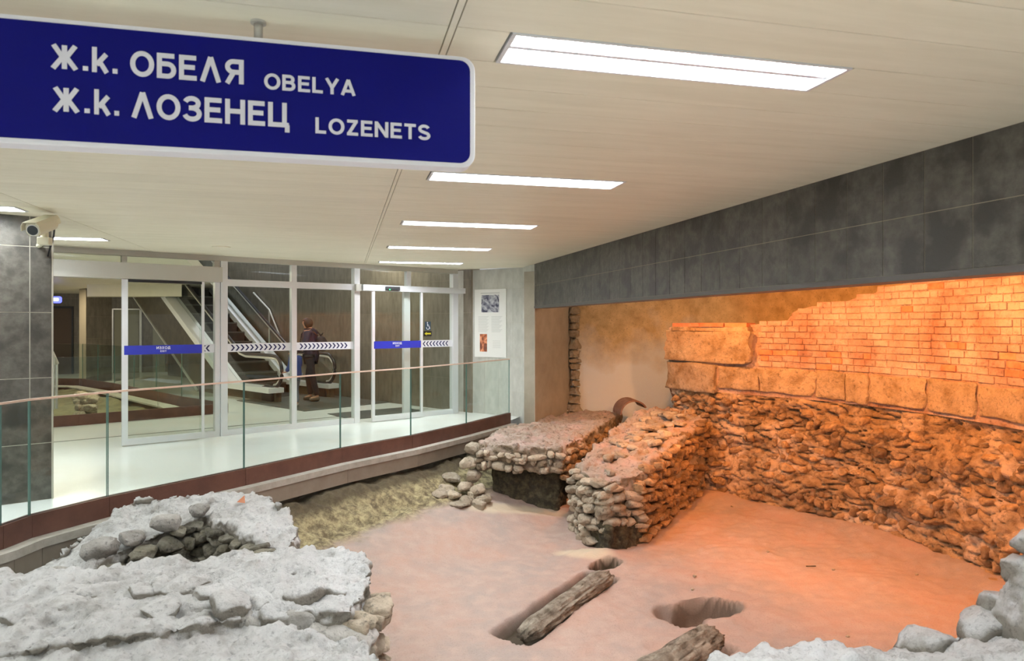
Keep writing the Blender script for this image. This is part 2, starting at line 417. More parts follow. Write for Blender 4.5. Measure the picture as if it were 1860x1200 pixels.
MB().prism([CW(-7, -4), CW(7, -4), CW(7, 1.3), CW(-7, 1.3)], z0=-.25, z1=0).build('floor_walkway', 'floor', kind='structure', label='white terrazzo floor behind the near ruins', cat='floor')
# dark drainage slot across the floor behind the glass front
fr2 = F(RW, CW(.80, .60))
MB(FR).box(fu(60), fu(822), -.86, -.83, .0, .004).build('trim_1', 'plate', kind='structure', label='thin dark slot in the floor behind the glass front', cat='trim')

# ceiling : planks 0.268 wide across the hall, cross joints every 2.82 m
ROW = .26825; Y0 = 2.225
XJ = [-8.13, -5.30, -2.47, .35, 3.28]
ceil_root = empty('ceiling', (0, 5, CEIL), 'cream metal plank ceiling with recessed lights', 'ceiling', kind='structure')
# clip half planes: keep side of glass front, of poster wall
PC = B1
def clip(poly, p, n):
    out = []
    for i in range(len(poly)):
        a, b = poly[i], poly[(i+1) % len(poly)]
        da, db = (a-p).dot(n), (b-p).dot(n)
        if da >= 0: out.append(a)
        if da*db < 0: out.append(a+(b-a)*(da/(da-db)))
    return out
PWn = F(RW, B1-RW).v
Bn = F(B1, B0-B1).v
lights_rows = {}
def panel(x0, x1, y0, y1):
    poly = [Vector((x0, y0, 0)), Vector((x1, y0, 0)), Vector((x1, y1, 0)), Vector((x0, y1, 0))]
    poly = clip(poly, RW+FR.v*.0, FR.v); 
    if len(poly) > 2: poly = clip(poly, B1, PWn)
    if len(poly) > 2: poly = clip(poly, B1, Bn)
    if len(poly) < 3: return
    n = len(poly)
    area = sum(poly[i].x*poly[(i+1) % n].y-poly[(i+1) % n].x*poly[i].y for i in range(n))/2
    if area < .003: return
    MB().add([v+Vector((0, 0, CEIL)) for v in poly]+[v+Vector((0, 0, CEIL+.02)) for v in poly],
             [tuple(reversed(range(n))), tuple(range(n, 2*n))]+[(i, (i+1) % n, (i+1) % n+n, i+n) for i in range(n)]).build('ceiling_panel', 'ceiling', ceil_root)
fix = []                                       # fixtures (x0, y0)
for k in range(-24, 40):
    ya = Y0+k*ROW; yb = ya+ROW
    for j in range(4):
        xa, xb = XJ[j]+.015, XJ[j+1]-.015
        g = .0022
        if k % 8 == 0 and j in (3, 1):
            lx0 = .555 if j == 3 else -3.96
            if j == 1: lx0 = -3.96
            panel(xa, lx0-.012, ya+g, yb-g); panel(lx0+1.335, xb, ya+g, yb-g)
            fix.append((lx0, ya, k//8, j))
        else: panel(xa, xb, ya+g, yb-g)
for x in XJ[1:4]:
    poly = [Vector((x-.0105, -4.2, 0)), Vector((x+.0105, -4.2, 0)), Vector((x+.0105, 13, 0)), Vector((x-.0105, 13, 0))]
    poly = clip(poly, RW, FR.v); n = len(poly)
    MB().add([v+Vector((0, 0, CEIL-.001)) for v in poly]+[v+Vector((0, 0, CEIL+.02)) for v in poly],
             [tuple(reversed(range(n))), tuple(range(n, 2*n))]+[(i, (i+1) % n, (i+1) % n+n, i+n) for i in range(n)]).build('joint_strip', 'ceiling', ceil_root)
# slab above the planks
MB().prism([CW(-12, -5), CW(6, -5), B0+Vector((.4, 0, 0)), B1+Vector((.3, 0, 0)), RW+FR.v*-.05, FR(fu(60), -.05, 0), CW(-12, 6.0)], z0=CEIL+.12, z1=CEIL+.3).build('ceiling_backing', 'joint', ceil_root)
# low backing visible in the joints
# ceiling of the inner hall (left of the stairwell) and high ceiling above the escalator
MB().prism([FR(fu(60)-6, -.06, 0), FR(fu(330), -.06, 0), CW(-7.6, 17.5), CW(-10.0, 26), CW(-30, 26)], z0=CEIL, z1=CEIL+.2).build('ceiling_inner_hall', 'ceiling', kind='structure', label='cream ceiling of the inner hall', cat='ceiling')
MB().prism([FR(fu(330), -.06, 0), FR(2.5, -.06, 0), CW(2.0, 20), CW(-8, 30), CW(-16, 30), CW(-10.0, 26), CW(-7.6, 17.5)], z0=6.0, z1=6.2).build('ceiling_stairwell', 'plaster_smooth', kind='structure', label='high dim ceiling over the escalator', cat='ceiling')

# right beam with slate tiles, its soffit and lip
Lb = (B1-BN).length
uj = []
u0 = (on_beam(1770)-BN).length
frb = F(BN, B1-BN)
# viewer stands on the low-x side: build from far to near so that v points to the hall
frB = F(B1, BN-B1); LB = (BN-B1).length
ub = lambda px: (on_beam(px)-B1).length
uj0 = ub(1770)
ujs = [uj0+.298*i for i in range(-40, 20)]
beam, _ = tiled_wall('wall_right', frB(ub(972), 0, 0), BN, 1.885, CEIL, [u-ub(972) for u in ujs], [2.218], 'tile', 'grout_dim', thick=.2, label='dark slate tiled beam above the niche', cat='wall')
MB(frB).box(ub(972), LB, -.2, .018, 1.85, 1.885).build('metal_edge', 'trim_dark', beam)
# pier beside the niche
tiled_wall('wall_pier', B1, frB(ub(972), 0, 0), -1.2, CEIL, [.3], [.42, 1.02, 1.62, 2.22], 'tile_light', 'grout', thick=.002, label='narrow grey tiled pier beside the niche', cat='wall')
# poster wall
PW0 = CW(-1.0, 12.62)
pw, PWF = tiled_wall('wall_back', PW0, B1, -.9, CEIL, [.3*i+.02 for i in range(1, 8)], [.42, 1.02, 1.62, 2.22], 'tile_light', 'grout', thick=.2, label='grey tiled wall with the information board', cat='wall')

# niche : end wall, back wall, ceiling
NC = CW(1.07, 12.45)
fe = F(JAMB, NC-JAMB)
MB(fe).box(0, (NC-JAMB).length, -.2, 0, -1.2, 2.45).build('wall_niche_end', 'plaster_smooth', kind='structure', label='smooth beige end wall of the niche', cat='wall')
nb = [NC, CW(3.25, 12.6), CW(4.6, 10.9), CW(5.6, 9.2), CW(5.9, 7.2), CW(5.8, 3.0)]
mbn = MB()
for a, b in zip(nb, nb[1:]):
    mbn.fr = F(a, b-a); mbn.box(0, (b-a).length, -.2, 0, -1.2, 2.45)
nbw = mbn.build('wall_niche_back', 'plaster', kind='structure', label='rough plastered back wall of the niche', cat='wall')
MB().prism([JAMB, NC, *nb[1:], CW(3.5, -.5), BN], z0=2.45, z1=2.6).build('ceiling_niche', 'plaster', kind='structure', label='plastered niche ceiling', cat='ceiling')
# lumpy mortar strip in the niche corner
pts = []; rad = []
for i in range(84):
    z = -.05+i*.03
    q = NC + CW(.05, -.09)
    pts.append(Vector((q.x+.018*noise.noise(Vector((0, 0, z*4))), q.y, z)))
    rad.append(.088+.03*noise.noise(Vector((3, 1, z*5)))+(.09*max(0, .25-z)/.3 if z < .25 else 0))
st = MB().tube(pts, .08, 32, rad=rad)
for i, v in enumerate(st.V):
    st.V[i] = v + Vector((noise.noise(v*8)*.05+noise.noise(v*23)*.02, noise.noise(v*8+Vector((9, 0, 0)))*.05+noise.noise(v*23+Vector((9, 0, 0)))*.02, 0))
st.build('mortar_strip', 'drip', nbw, smooth=True)

# left column with slate tiles
col0 = CW(-4.22, 6.31)
fc = F(col0, ES)
colr = MB(fc).box(-.9, .011, -.6, .011, 0, CEIL).build('column', 'grout', kind='structure', label='grey slate tiled column under the security camera', cat='column')
zs = [0, .517, 1.11, 1.703, 2.297, CEIL]
for a, b in zip([-.9, -.766, -.166], [-.766, -.166, 0]):
    for c, d in zip(zs, zs[1:]):
        piece('tile', unit('tile'), fc((a+b)/2, .007, (c+d)/2), (b-a-.007, .014, d-c-.007), fc.ang, colr)
for c, d in zip(zs, zs[1:]):
    piece('tile', unit('tile'), fc(.007, -.3, (c+d)/2), (.014, .59, d-c-.007), fc.ang, colr)

# ------------------------------------------------------------------ glass front
wf = empty('window_1', FR(fu(520), 0, 0), 'white framed glass front of the inner hall', 'window', kind='structure')
def fbox(name, a, b, z0, z1, v0=-.05, v1=.05, m='alu', parent=None, **k):
    return MB(FR).box(a, b, v0, v1, z0, z1).build(name, m, parent or wf, **k)
fbox('frame_post', fu(389), fu(398), 0, 2.19)
fbox('frame_post', fu(398)+.004, fu(411), 0, 2.495, -.06, .07)
fbox('frame_post', fu(528), fu(537), 0, 2.495)
fbox('frame_post', fu(641), fu(651), 0, 2.495, -.06, .06)
fbox('frame_post', fu(820), fu(829), 0, 2.495, -.06, .06)
fbox('frame_post', fu(220), fu(230), 2.40, 2.495, m='alu_warm')
fbox('frame_post', fu(737), fu(744), 2.235, 2.495)
fbox('frame_post', fu(388), fu(398), 2.40, 2.495, m='alu_warm')
fbox('frame_post', fu(733), fu(744), .0, 2.14, -.05, .02)
fbox('top_rail', fu(60), fu(829), 2.497, CEIL, m='alu_warm')
fbox('transom', fu(411), fu(528), 2.146, 2.24)
fbox('transom', fu(537), fu(641), 2.146, 2.24)
for a, b in ((366, 389), (411, 528), (537, 641), (744, 820)):
    fbox('bottom_rail', fu(a), fu(b), 0, .08)
def pane(a, b, z0, z1, parent=None, v=0):
    return MB(FR).box(fu(a), fu(b), v-.004, v+.004, z0, z1).build('pane', 'glass', parent or wf)
for a, b in ((411, 528), (537, 641)):
    pane(a, b, .08, 2.146); pane(a, b, 2.24, 2.497)
pane(651, 737, 2.24, 2.497); pane(744, 820, 2.24, 2.497); pane(744, 820, .08, 2.14)
pane(60, 220, 2.40, 2.497); pane(230, 388, 2.40, 2.497); pane(362, 389, .08, 2.19)
# header boxes of the sliding doors
hd = fbox('door_header', fu(50), fu(398), 2.19, 2.40, -.06, .17, 'alu_warm')
hr = fbox('door_header', fu(651)+.01, fu(829)+.09, 2.14, 2.235, -.05, .16, 'alu')
fbox('end_cap', fu(641), fu(651), 2.13, 2.24, .06, .12, 'alu_warm')
sn = fbox('motion_sensor', fu(691), fu(716), 2.150, 2.215, .16, .21, 'dark', hr, bevel=.008)
MB(FR).box(fu(697)-.008, fu(697)+.008, .21, .214, 2.158, 2.172).build('indicator_light', 'led', hr)

def chevrons(a, b, n, z0, z1, v, right, parent, name='chevron_markings'):
    m = MB(FR); h = (z1-z0); t = h*.2; zc = (z0+z1)/2
    for i in range(n):
        c = a+(b-a)*(i+.5)/n; s = 1 if right else -1; k = h*.30
        # two slanted bars
        for sg in (1, -1):
            pr = [(c-s*k*.8, zc+sg*h*.36), (c-s*k*.8+s*t, zc+sg*h*.36), (c+s*k*.5+s*t*.5, zc), (c+s*k*.5-s*t*.5, zc)]
            m.extr(pr, v, v+.0015)
    return m.build(name, 'chevron', parent)
ZB0, ZB1 = 1.195, 1.315
def band(a, b, v, m, parent, name='safety_band'):
    return MB(FR).box(a, b, v, v+.002, ZB0, ZB1).build(name, m, parent)
w1 = band(fu(411), fu(528), .006, 'band_white', wf); chevrons(fu(418), fu(519), 12, ZB0, ZB1, .009, True, wf)
w2 = band(fu(537), fu(641), .006, 'band_white', wf); chevrons(fu(543), fu(631), 12, ZB0, ZB1, .009, True, wf)
w3 = band(fu(366), fu(389), .006, 'band_white', wf); chevrons(fu(366), fu(381), 2, ZB0, ZB1, .009, False, wf)
w4 = band(fu(760), fu(820), .006, 'band_white', wf); chevrons(fu(761), fu(814), 9, ZB0, ZB1, .009, False, wf)

# ------------------------------------------------------------------ lettering
def arc(cx_, cz_, rx, rz, a0_, a1_, n=12):
    return [(cx_+rx*math.cos(math.radians(a0_+(a1_-a0_)*i/n)), cz_+rz*math.sin(math.radians(a0_+(a1_-a0_)*i/n))) for i in range(n+1)]
W_ = .19; H_ = W_/2; T_ = 1-H_
GLY = {     # strokes (centre lines) of a bold grotesque alphabet, cap height 1
 'О': (.90, [arc(.45, .5, .45-H_, .5-H_+.01, 0, 360, 28)]),
 'Б': (.74, [[(H_, 0), (H_, 1)], [(H_, T_), (.66, T_)], [(H_, .58), (.40, .58)]+arc(.40, .58-.245, .24, .245, 90, -90)+[(H_, H_)]]),
 'Е': (.70, [[(H_, 0), (H_, 1)], [(H_, T_), (.66, T_)], [(H_, .52), (.61, .52)], [(H_, H_), (.68, H_)]]),
 'Л': (.84, [[(.10, 0), (.42, 1.0)], [(.42, 1.0), (.74, 0)]]),
 'Я': (.78, [[(.69, 0), (.69, 1)], [(.69, T_), (.38, T_)]+arc(.38, T_-.215, .24, .215, 90, 270)+[(.69, T_-.43)], [(.40, .50), (.13, 0)]]),
 'З': (.72, [arc(.33, .72, .25, .19, 165, -90, 14)+[(.22, .53)], [(.22, .53)]+arc(.34, .31, .28, .22, 90, -165, 16)]),
 'Н': (.80, [[(H_, 0), (H_, 1)], [(.69, 0), (.69, 1)], [(H_, .52), (.69, .52)]]),
 'Ц': (.86, [[(H_, 1), (H_, 0)], [(.66, 1), (.66, 0)], [(0, H_), (.84, H_)], [(.775, .10), (.775, -.20)]]),
 'Ж': (1.02, [[(.51, 0), (.51, 1)], [(.12, 1), (.44, .50)], [(.44, .50), (.10, 0)], [(.90, 1), (.58, .50)], [(.58, .50), (.92, 0)]]),
 'k': (.66, [[(H_, 0), (H_, 1)], [(.56, .74), (.18, .30)], [(.28, .46), (.58, 0)]]),
 '.': (.30, [[(.05, H_), (.05+W_, H_)]]),
 'B': (.78, [[(H_, 0), (H_, 1)], [(H_, T_), (.40, T_)]+arc(.40, T_-.19, .19, .19, 90, -90)+[(H_, T_-.38)], [(.40, T_-.38)]+arc(.41, H_+.215, .23, .215, 90, -90)+[(H_, H_)]]),
 'L': (.64, [[(H_, 0), (H_, 1)], [(H_, H_), (.60, H_)]]),
 'Y': (.80, [[(.07, 1), (.39, .42)], [(.71, 1), (.39, .42)], [(.39, .5), (.39, 0)]]),
 'A': (.86, [[(.08, 0), (.42, 1)], [(.76, 0), (.42, 1)], [(.22, .28), (.62, .28)]]),
 'Z': (.74, [[(.05, T_), (.66, T_)], [(.58, T_), (.13, H_)], [(.04, H_), (.68, H_)]]),
 'N': (.82, [[(H_, 0), (H_, 1)], [(.70, 0), (.70, 1)], [(H_, .95), (.70, .05)]]),
 'T': (.74, [[(.02, T_), (.70, T_)], [(.36, 0), (.36, 1)]]),
 'S': (.76, [arc(.36, .715, .26, .195, 20, 250, 14)+[(.46, .46)]+arc(.36, .285, .28, .195, 60, -165, 14)]),
 'И': (.82, [[(H_, 0), (H_, 1)], [(.70, 0), (.70, 1)], [(H_, .05), (.70, .95)]]),
 'Х': (.80, [[(.1, 0), (.68, 1)], [(.1, 1), (.68, 0)]]),
 'Д': (.86, [[(.2, H_), (.26, 1)], [(.26, T_), (.64, T_)], [(.64, 1), (.64, H_)], [(0, H_), (.82, H_)], [(.09, .1), (.09, -.15)], [(.73, .1), (.73, -.15)]]),
 'I': (.32, [[(H_, 0), (H_, 1)]]), ' ': (.4, [])}
GLY['O'] = GLY['О']; GLY['E'] = GLY['Е']; GLY['X'] = GLY['Х']
def stroke_mesh(m, path, fr, v, fx, fz, w_=W_):
    n = len(path); Lf, Rt = [], []
    for i in range(n):
        a_ = path[max(i-1, 0)]; b_ = path[min(i+1, n-1)]
        if n > 3 and path[0] == path[-1] or (n > 20 and math.hypot(path[0][0]-path[-1][0], path[0][1]-path[-1][1]) < 1e-3):
            if i in (0, n-1): a_, b_ = path[-2], path[1]
        dx, dz = b_[0]-a_[0], b_[1]-a_[1]; l_ = math.hypot(dx, dz); nx_, nz_ = -dz/l_*w_/2, dx/l_*w_/2
        Lf.append((path[i][0]+nx_, path[i][1]+nz_)); Rt.append((path[i][0]-nx_, path[i][1]-nz_))
    vs_ = [fr(fx(p_[0]), v, fz(p_[1])) for p_ in Lf]+[fr(fx(p_[0]), v, fz(p_[1])) for p_ in Rt]
    m.add(vs_, [(i, i+1, n+i+1, n+i) for i in range(n-1)])
def lettering(name, s, fr, u0, u1, zb, h, v, m, parent, wgt=W_):
    tot = sum(GLY[c][0] for c in s)+.10*(len(s)-1)
    last = s[-1]; tot -= .04
    k = (u1-u0)/tot; x = 0; mb_ = MB(fr)
    for c in s:
        for p_ in GLY[c][1]:
            stroke_mesh(mb_, p_, fr, v, lambda q, x=x: u0+(x+q)*k, lambda q: zb+q*h, wgt)
            v += .00001
        x += GLY[c][0]+.10
    o = mb_.build(name, m, parent, fix=False)
    md = o.modifiers.new('thick', 'SOLIDIFY'); md.thickness = .0012; md.offset = 0
    return o

# ------------------------------------------------------------------ sliding door leaves
d1 = empty('door_1', FR(fu(290), .1, 0), 'open sliding glass door with blue exit band beside the escalator', 'door', kind='structure')
V1 = .12
fbox('stile', fu(218), fu(229), .012, 2.185, V1-.02, V1+.02, parent=d1)
fbox('stile', fu(362), fu(366.5), .012, 2.185, V1-.02, V1+.02, parent=d1)
fbox('bottom_rail', fu(229), fu(362), .012, .095, V1-.02, V1+.02, parent=d1)
fbox('top_rail', fu(229), fu(362), 2.15, 2.185, V1-.02, V1+.02, parent=d1, m='dark')
pane(229, 362, .095, 2.15, d1, V1)
bb = band(fu(222), fu(362), V1+.02, 'band_blue', d1)
lettering('lettering', 'ИЗХОД', FR, fu(280), fu(305), 1.262, .036, V1+.0245, 'band_white', d1)
lettering('lettering', 'EXIT', FR, fu(287), fu(298), 1.222, .026, V1+.0245, 'band_white', d1)
d2 = empty('door_2', FR(fu(715), .1, 0), 'sliding glass door with blue band beside the information board', 'door', kind='structure')
fbox('stile', fu(669), fu(674), .012, 2.14, V1-.02, V1+.02, parent=d2)
fbox('stile', fu(757), fu(760.5), .012, 2.14, V1-.02, V1+.02, parent=d2)
fbox('bottom_rail', fu(674), fu(757), .012, .10, V1-.02, V1+.02, parent=d2)
pane(674, 757, .10, 2.14, d2, V1)
band(fu(672), fu(757), V1+.02, 'band_blue', d2)
lettering('lettering', 'ИЗХОД', FR, fu(706), fu(722), 1.262, .036, V1+.0245, 'band_white', d2)
lettering('lettering', 'EXIT', FR, fu(711), fu(718), 1.222, .026, V1+.0245, 'band_white', d2)
# stickers on the right fixed pane
stk = MB(FR).box(fu(771.5), fu(782), .006, .008, 1.49, 1.64).build('wheelchair_sticker', 'sticker_dark', wf, label='dark wheelchair access sticker')
a0 = fu(771.5); aw = fu(782)-a0
m = MB(FR)
def ring(m, cx, cz, r0, r1, a0_, a1_, n, v):
    for i in range(n):
        p, q = a0_+(a1_-a0_)*i/n, a0_+(a1_-a0_)*(i+1)/n
        m.extr([(cx+r0*math.cos(p), cz+r0*math.sin(p)), (cx+r1*math.cos(p), cz+r1*math.sin(p)), (cx+r1*math.cos(q), cz+r1*math.sin(q)), (cx+r0*math.cos(q), cz+r0*math.sin(q))], v, v+.001)
cx = a0+aw*.5
ring(m, cx, 1.532, .024, .033, math.radians(-200), math.radians(30), 12, .009)
ring(m, cx-.01, 1.622, .0, .011, 0, 2*math.pi, 8, .009)
m.extr([(cx-.016, 1.608), (cx-.006, 1.608), (cx, 1.562), (cx-.012, 1.562)], .009, .010)
m.extr([(cx-.012, 1.568), (cx+.024, 1.568), (cx+.024, 1.559), (cx-.012, 1.559)], .009, .010)
m.extr([(cx+.018, 1.566), (cx+.027, 1.566), (cx+.046, 1.515), (cx+.037, 1.515)], .009, .010)
m.extr([(cx-.008, 1.596), (cx+.018, 1.588), (cx+.018, 1.581), (cx-.008, 1.588)], .009, .010)
m.build('wheelchair_symbol', 'sign_white', wf)
MB(FR).box(fu(769), fu(783.5), .006, .008, 1.385, 1.475).build('arrow_sticker', 'dark', wf)
a0, a1 = fu(770.5), fu(782)
zc = 1.43
MB(FR).extr([(a0, zc), (a0+.045, zc+.03), (a0+.045, zc+.013), (a1, zc+.013), (a1, zc-.013), (a0+.045, zc-.013), (a0+.045, zc-.03)], .009, .010).build('arrow_symbol', 'yellow', wf)

# ------------------------------------------------------------------ hanging sign
SG = F((0, 2.30), (1, 0))
sgn = empty('hanging_sign', (-.8, 2.34, 2.128), 'long blue direction sign with white Cyrillic and Latin lettering hung from the ceiling', 'sign')
def rrect(x0, x1, z0, z1, r, n=6):
    out = []
    for cx_, cz_, a in ((x1-r, z1-r, 0), (x0+r, z1-r, 90), (x0+r, z0+r, 180), (x1-r, z0+r, 270)):
        for i in range(n+1):
            t = math.radians(a+90*i/n); out.append((cx_+r*math.cos(t), cz_+r*math.sin(t)))
    return out
MB(SG).extr(rrect(-2.0, .437, 2.128, 2.503, .045), -.075, 0).build('frame', 'sign_white', sgn, bevel=.004)
MB(SG).extr(rrect(-1.985, .420, 2.143, 2.489, .035), 0, .002).build('face_panel', 'sign_blue', sgn)
SX = lambda px: (lambda t: 2.30/(cc-ss*t)*(cc*t+ss))((px-930)/1250)
for s, a, b, zb, h in (('ОБЕЛЯ', 237, 441, 2.350, .0765), ('OBELYA', 480, 645, 2.341, .0505),
                       ('ЛОЗЕНЕЦ', 239, 524, 2.224, .0775), ('LOZENETS', 573, 781, 2.212, .051),
                       ('Ж.', 92, 162, 2.3545, .070), ('k.', 168, 215, 2.3525, .075), ('Ж.', 95, 165, 2.2285, .070), ('k.', 172, 218, 2.2265, .075)):
    lettering('lettering', s, SG, SX(a), SX(b), zb, h, .004, 'sign_letter', sgn)
def bars(polys, name='lettering'):
    m = MB(SG)
    for p in polys: m.extr(p, .003, .0045)
    return m.build(name, 'sign_letter', sgn)
bars([[(-1.16, 2.316), (-.975, 2.470), (-.998, 2.470), (-1.19, 2.316)], [(-1.16, 2.316), (-.972, 2.168), (-.998, 2.168), (-1.19, 2.316)]], 'arrow_marking')
for sx in (-.262, -1.5):
    st_ = MB().tube([(sx, 2.34, 2.503), (sx, 2.34, CEIL)], .0135, 16).build('hanger', 'alu_warm', sgn, smooth=True)
    MB().tube([(sx, 2.34, CEIL-.008), (sx, 2.34, CEIL+.002)], .024, 20).build('ceiling_rose', 'alu_warm', st_)

# ------------------------------------------------------------------ ceiling fixtures
def add_fixture(x0, y0, label, group, lamp=True, power=None, louvre=True, z=CEIL, color=(.93, .97, 1.0), L_=1.32, W_=.262, parent_name='ceiling_light'):
    r = empty(parent_name, (x0+L_/2, y0+W_/2, z), label, 'ceiling light', group)
    x1, y1 = x0+L_, y0+W_
    f = MB(); t = .012
    f.box(x0-.004, x1+.004, y0, y0+t, z-.005, z+.01); f.box(x0-.004, x1+.004, y1-t, y1, z-.005, z+.01)
    f.box(x0-.004, x0+t, y0+t, y1-t, z-.005, z+.01); f.box(x1-t, x1+.004, y0+t, y1-t, z-.005, z+.01)
    f.build('frame', 'alu', r)
    h = MB()
    h.box(x0, x1, y0, y0+.006, z+.01, z+.1); h.box(x0, x1, y1-.006, y1, z+.01, z+.1); h.box(x0, x0+.006, y0, y1, z+.01, z+.1); h.box(x1-.006, x1, y0, y1, z+.01, z+.1)
    h.box(x0, x1, y0, y1, z+.1, z+.105); h.build('housing', 'alu', r)
    if louvre:
        b = MB(); n = 15
        for i in range(1, n):
            xx = x0+(x1-x0)*i/n; b.box(xx-.0012, xx+.0012, y0+t, y1-t, z+.004, z+.03)
        b.box(x0+t, x1-t, (y0+y1)/2-.012, (y0+y1)/2+.012, z+.004, z+.008)
        b.build('louvre', 'alu', r)
    tb = MB()
    for yy in (y0+W_*.27, y0+W_*.73): tb.tube([(x0+.03, yy, z+.06), (x1-.03, yy, z+.06)], .013, 10)
    tb.build('lamp_tubes', 'tube', r)
    if lamp:
        area_light('fixture_lamp', ((x0+x1)/2, (y0+y1)/2, z+.085), L_-.04, W_-.03, power or HALL_LIGHT, color)
    return r
names = {0: 'nearest of the recessed strip lights beside the blue sign', 1: 'second recessed strip light below the corner of the blue sign',
         2: 'third recessed strip light in the row towards the glass front', 3: 'fourth recessed strip light in the row towards the glass front',
         4: 'farthest recessed strip light just before the information board'}
for x0, y0, k, j in fix:
    inside = ((Vector((x0+.7, y0, 0))-RW).dot(FR.v) > .2)
    if not inside or k < -2 or k > 4: continue
    if j == 3: add_fixture(x0, y0, names.get(k, 'recessed strip light behind the viewer, number %s from the blue sign' % {-1: 'one', -2: 'two'}.get(k)), 'ceiling strip lights over the pit')
    else: add_fixture(x0, y0, {3: 'recessed strip light beside the security camera', 2: 'recessed strip light whose end shows above the slate column'}.get(k, 'recessed strip light of the left row, %s of the slate column' % {1: 'one bay in front', 0: 'two bays in front', -1: 'three bays in front', -2: 'four bays in front'}.get(k, 'beyond the end')), 'ceiling strip lights in the left row')
# small flush disc by the glass front
q = R(402, .97*1250/140)
MB().tube([(q.x, q.y, CEIL-.012), (q.x, q.y, CEIL+.002)], .11, 28).build('ceiling_disc', 'ceiling', label='small round flush disc on the ceiling above the glass front', cat='ceiling disc')

# ------------------------------------------------------------------ balustrade, skirting, ledge
bal = empty('glass_balustrade', RP[5], 'frameless glass balustrade with rust brown skirting along the pit edge', 'balustrade')
ledge = empty('ledge', RP[5]+Vector((0, 0, -.24)), 'pale stone ledge with brown fascia under the glass balustrade', 'ledge', kind='structure')
def offs(P, d):
    out = []
    for i, p in enumerate(P):
        ns = []
        if i > 0: ns.append(F(P[i-1], p-P[i-1]).v)
        if i < len(P)-1: ns.append(F(p, P[i+1]-p).v)
        n = sum(ns, Vector()).normalized(); k = 1/max(.6, n.dot(ns[0])); out.append(p+n*d*k)
    return out
RT = [p.copy() for p in RP]
def strip(name, P, d0, d1, z0, z1, m, parent, gap=.0):
    A, B = offs(P, d0), offs(P, d1)
    for i in range(len(P)-1):
        a0_, a1_, b0_, b1_ = A[i], A[i+1], B[i], B[i+1]
        e = (a1_-a0_).normalized()*gap
        vs = [v+Vector((0, 0, z)) for z in (z0, z1) for v in (a0_+e, a1_-e, b1_-e, b0_+e)]
        MB().add(vs, [(3, 2, 1, 0), (4, 5, 6, 7), (0, 1, 5, 4), (1, 2, 6, 5), (2, 3, 7, 6), (3, 0, 4, 7)]).build(name, m, parent)
strip('skirting', RP, -.035, .03, -.035, .135, 'corten', bal, .0015)
strip('ledge_top', RP, -.035, .14, -.10, -.035, 'concrete', ledge, 0)
strip('fascia_panel', RP, .0, .125, -.26, -.10, 'fascia', ledge, .002)
A, B = offs(RP, -.008), offs(RP, .008)
for i in range(len(RP)-1):
    e = (A[i+1]-A[i]).normalized()*.006
    z0, z1 = .135, 1.015
    vs = [v+Vector((0, 0, z)) for z in (z0, z1) for v in (A[i]+e, A[i+1]-e, B[i+1]-e, B[i]+e)]
    m = MB(); m.add(vs, [(0, 1, 5, 4), (2, 3, 7, 6)], 0); m.add(vs, [(4, 5, 6, 7)], 2); m.add(vs, [(3, 2, 1, 0), (1, 2, 6, 5), (3, 0, 4, 7)], 1)
    m.build('glass_panel', ['glass_rail', 'glass_edge', 'rail_top_reflection'], bal, fix=False)
strip('painted_top_edge_line', RP, -.010, .012, 1.012, 1.028, 'rail_top_reflection', bal)  # thickened edge strip that carries the painted bright line

# ------------------------------------------------------------------ pit ground
def smooth01(x): x = np.clip(x, 0, 1); return x*x*(3-2*x)
GX0, GX1, GY0, GY1, GS = -5.2, 7.2, .9, 13.4, .03
nx = int((GX1-GX0)/GS)+1; ny = int((GY1-GY0)/GS)+1
gx, gy = np.meshgrid(np.linspace(GX0, GX1, nx), np.linspace(GY0, GY1, ny))
def seg_dist(P):
    best = np.full(gx.shape, 1e9); sign = np.ones(gx.shape)
    for a, b in zip(P, P[1:]):
        dx, dy = b.x-a.x, b.y-a.y; L2 = dx*dx+dy*dy
        t = np.clip(((gx-a.x)*dx+(gy-a.y)*dy)/L2, 0, 1)
        d = np.hypot(gx-a.x-t*dx, gy-a.y-t*dy)
        s = np.sign((gx-a.x)*dy-(gy-a.y)*dx)
        sign = np.where(d < best, s, sign); best = np.minimum(best, d)
    return best, sign
kd, ks = seg_dist(RP+[R(940, 11.8)]); dk = kd*ks
Z = -.33 + (-.62+.33)*smooth01((dk-.1)/.55)
Z = Z + (-.90+.62)*smooth01((dk-.55)/1.6)
Z = np.where(dk < 0, -.33, Z)
WALLC = [CW(*p) for p in ((2.42, 10.65), (2.85, 9.95), (3.45, 9.3), (4.1, 8.5), (4.5, 7.5), (4.68, 6.6), (4.7, 5.6), (4.6, 4.5), (4.45, 3.4))]
wd, wsg = seg_dist(WALLC)
Z += .07*(1-smooth01(wd/.45))
def blob(px, d, rx, ry, ang=0):
    p = R(px, d); a = math.radians(ang); ux, uy = math.cos(a), math.sin(a)
    X = (gx-p.x)*ux+(gy-p.y)*uy; Y = -(gx-p.x)*uy+(gy-p.y)*ux
    return np.hypot(X/rx, Y/ry)
LOG1 = (CW(.10, 5.50, -.84), CW(.92, 6.72, -.83)); LOG2 = (CW(.80, 4.62, -.85), CW(1.58, 5.42, -.83))
dark_mask = np.zeros(gx.shape); soil = np.zeros(gx.shape); pale = np.zeros(gx.shape)  # mask darkens trenches and holes, plus the dark soil atop the bank
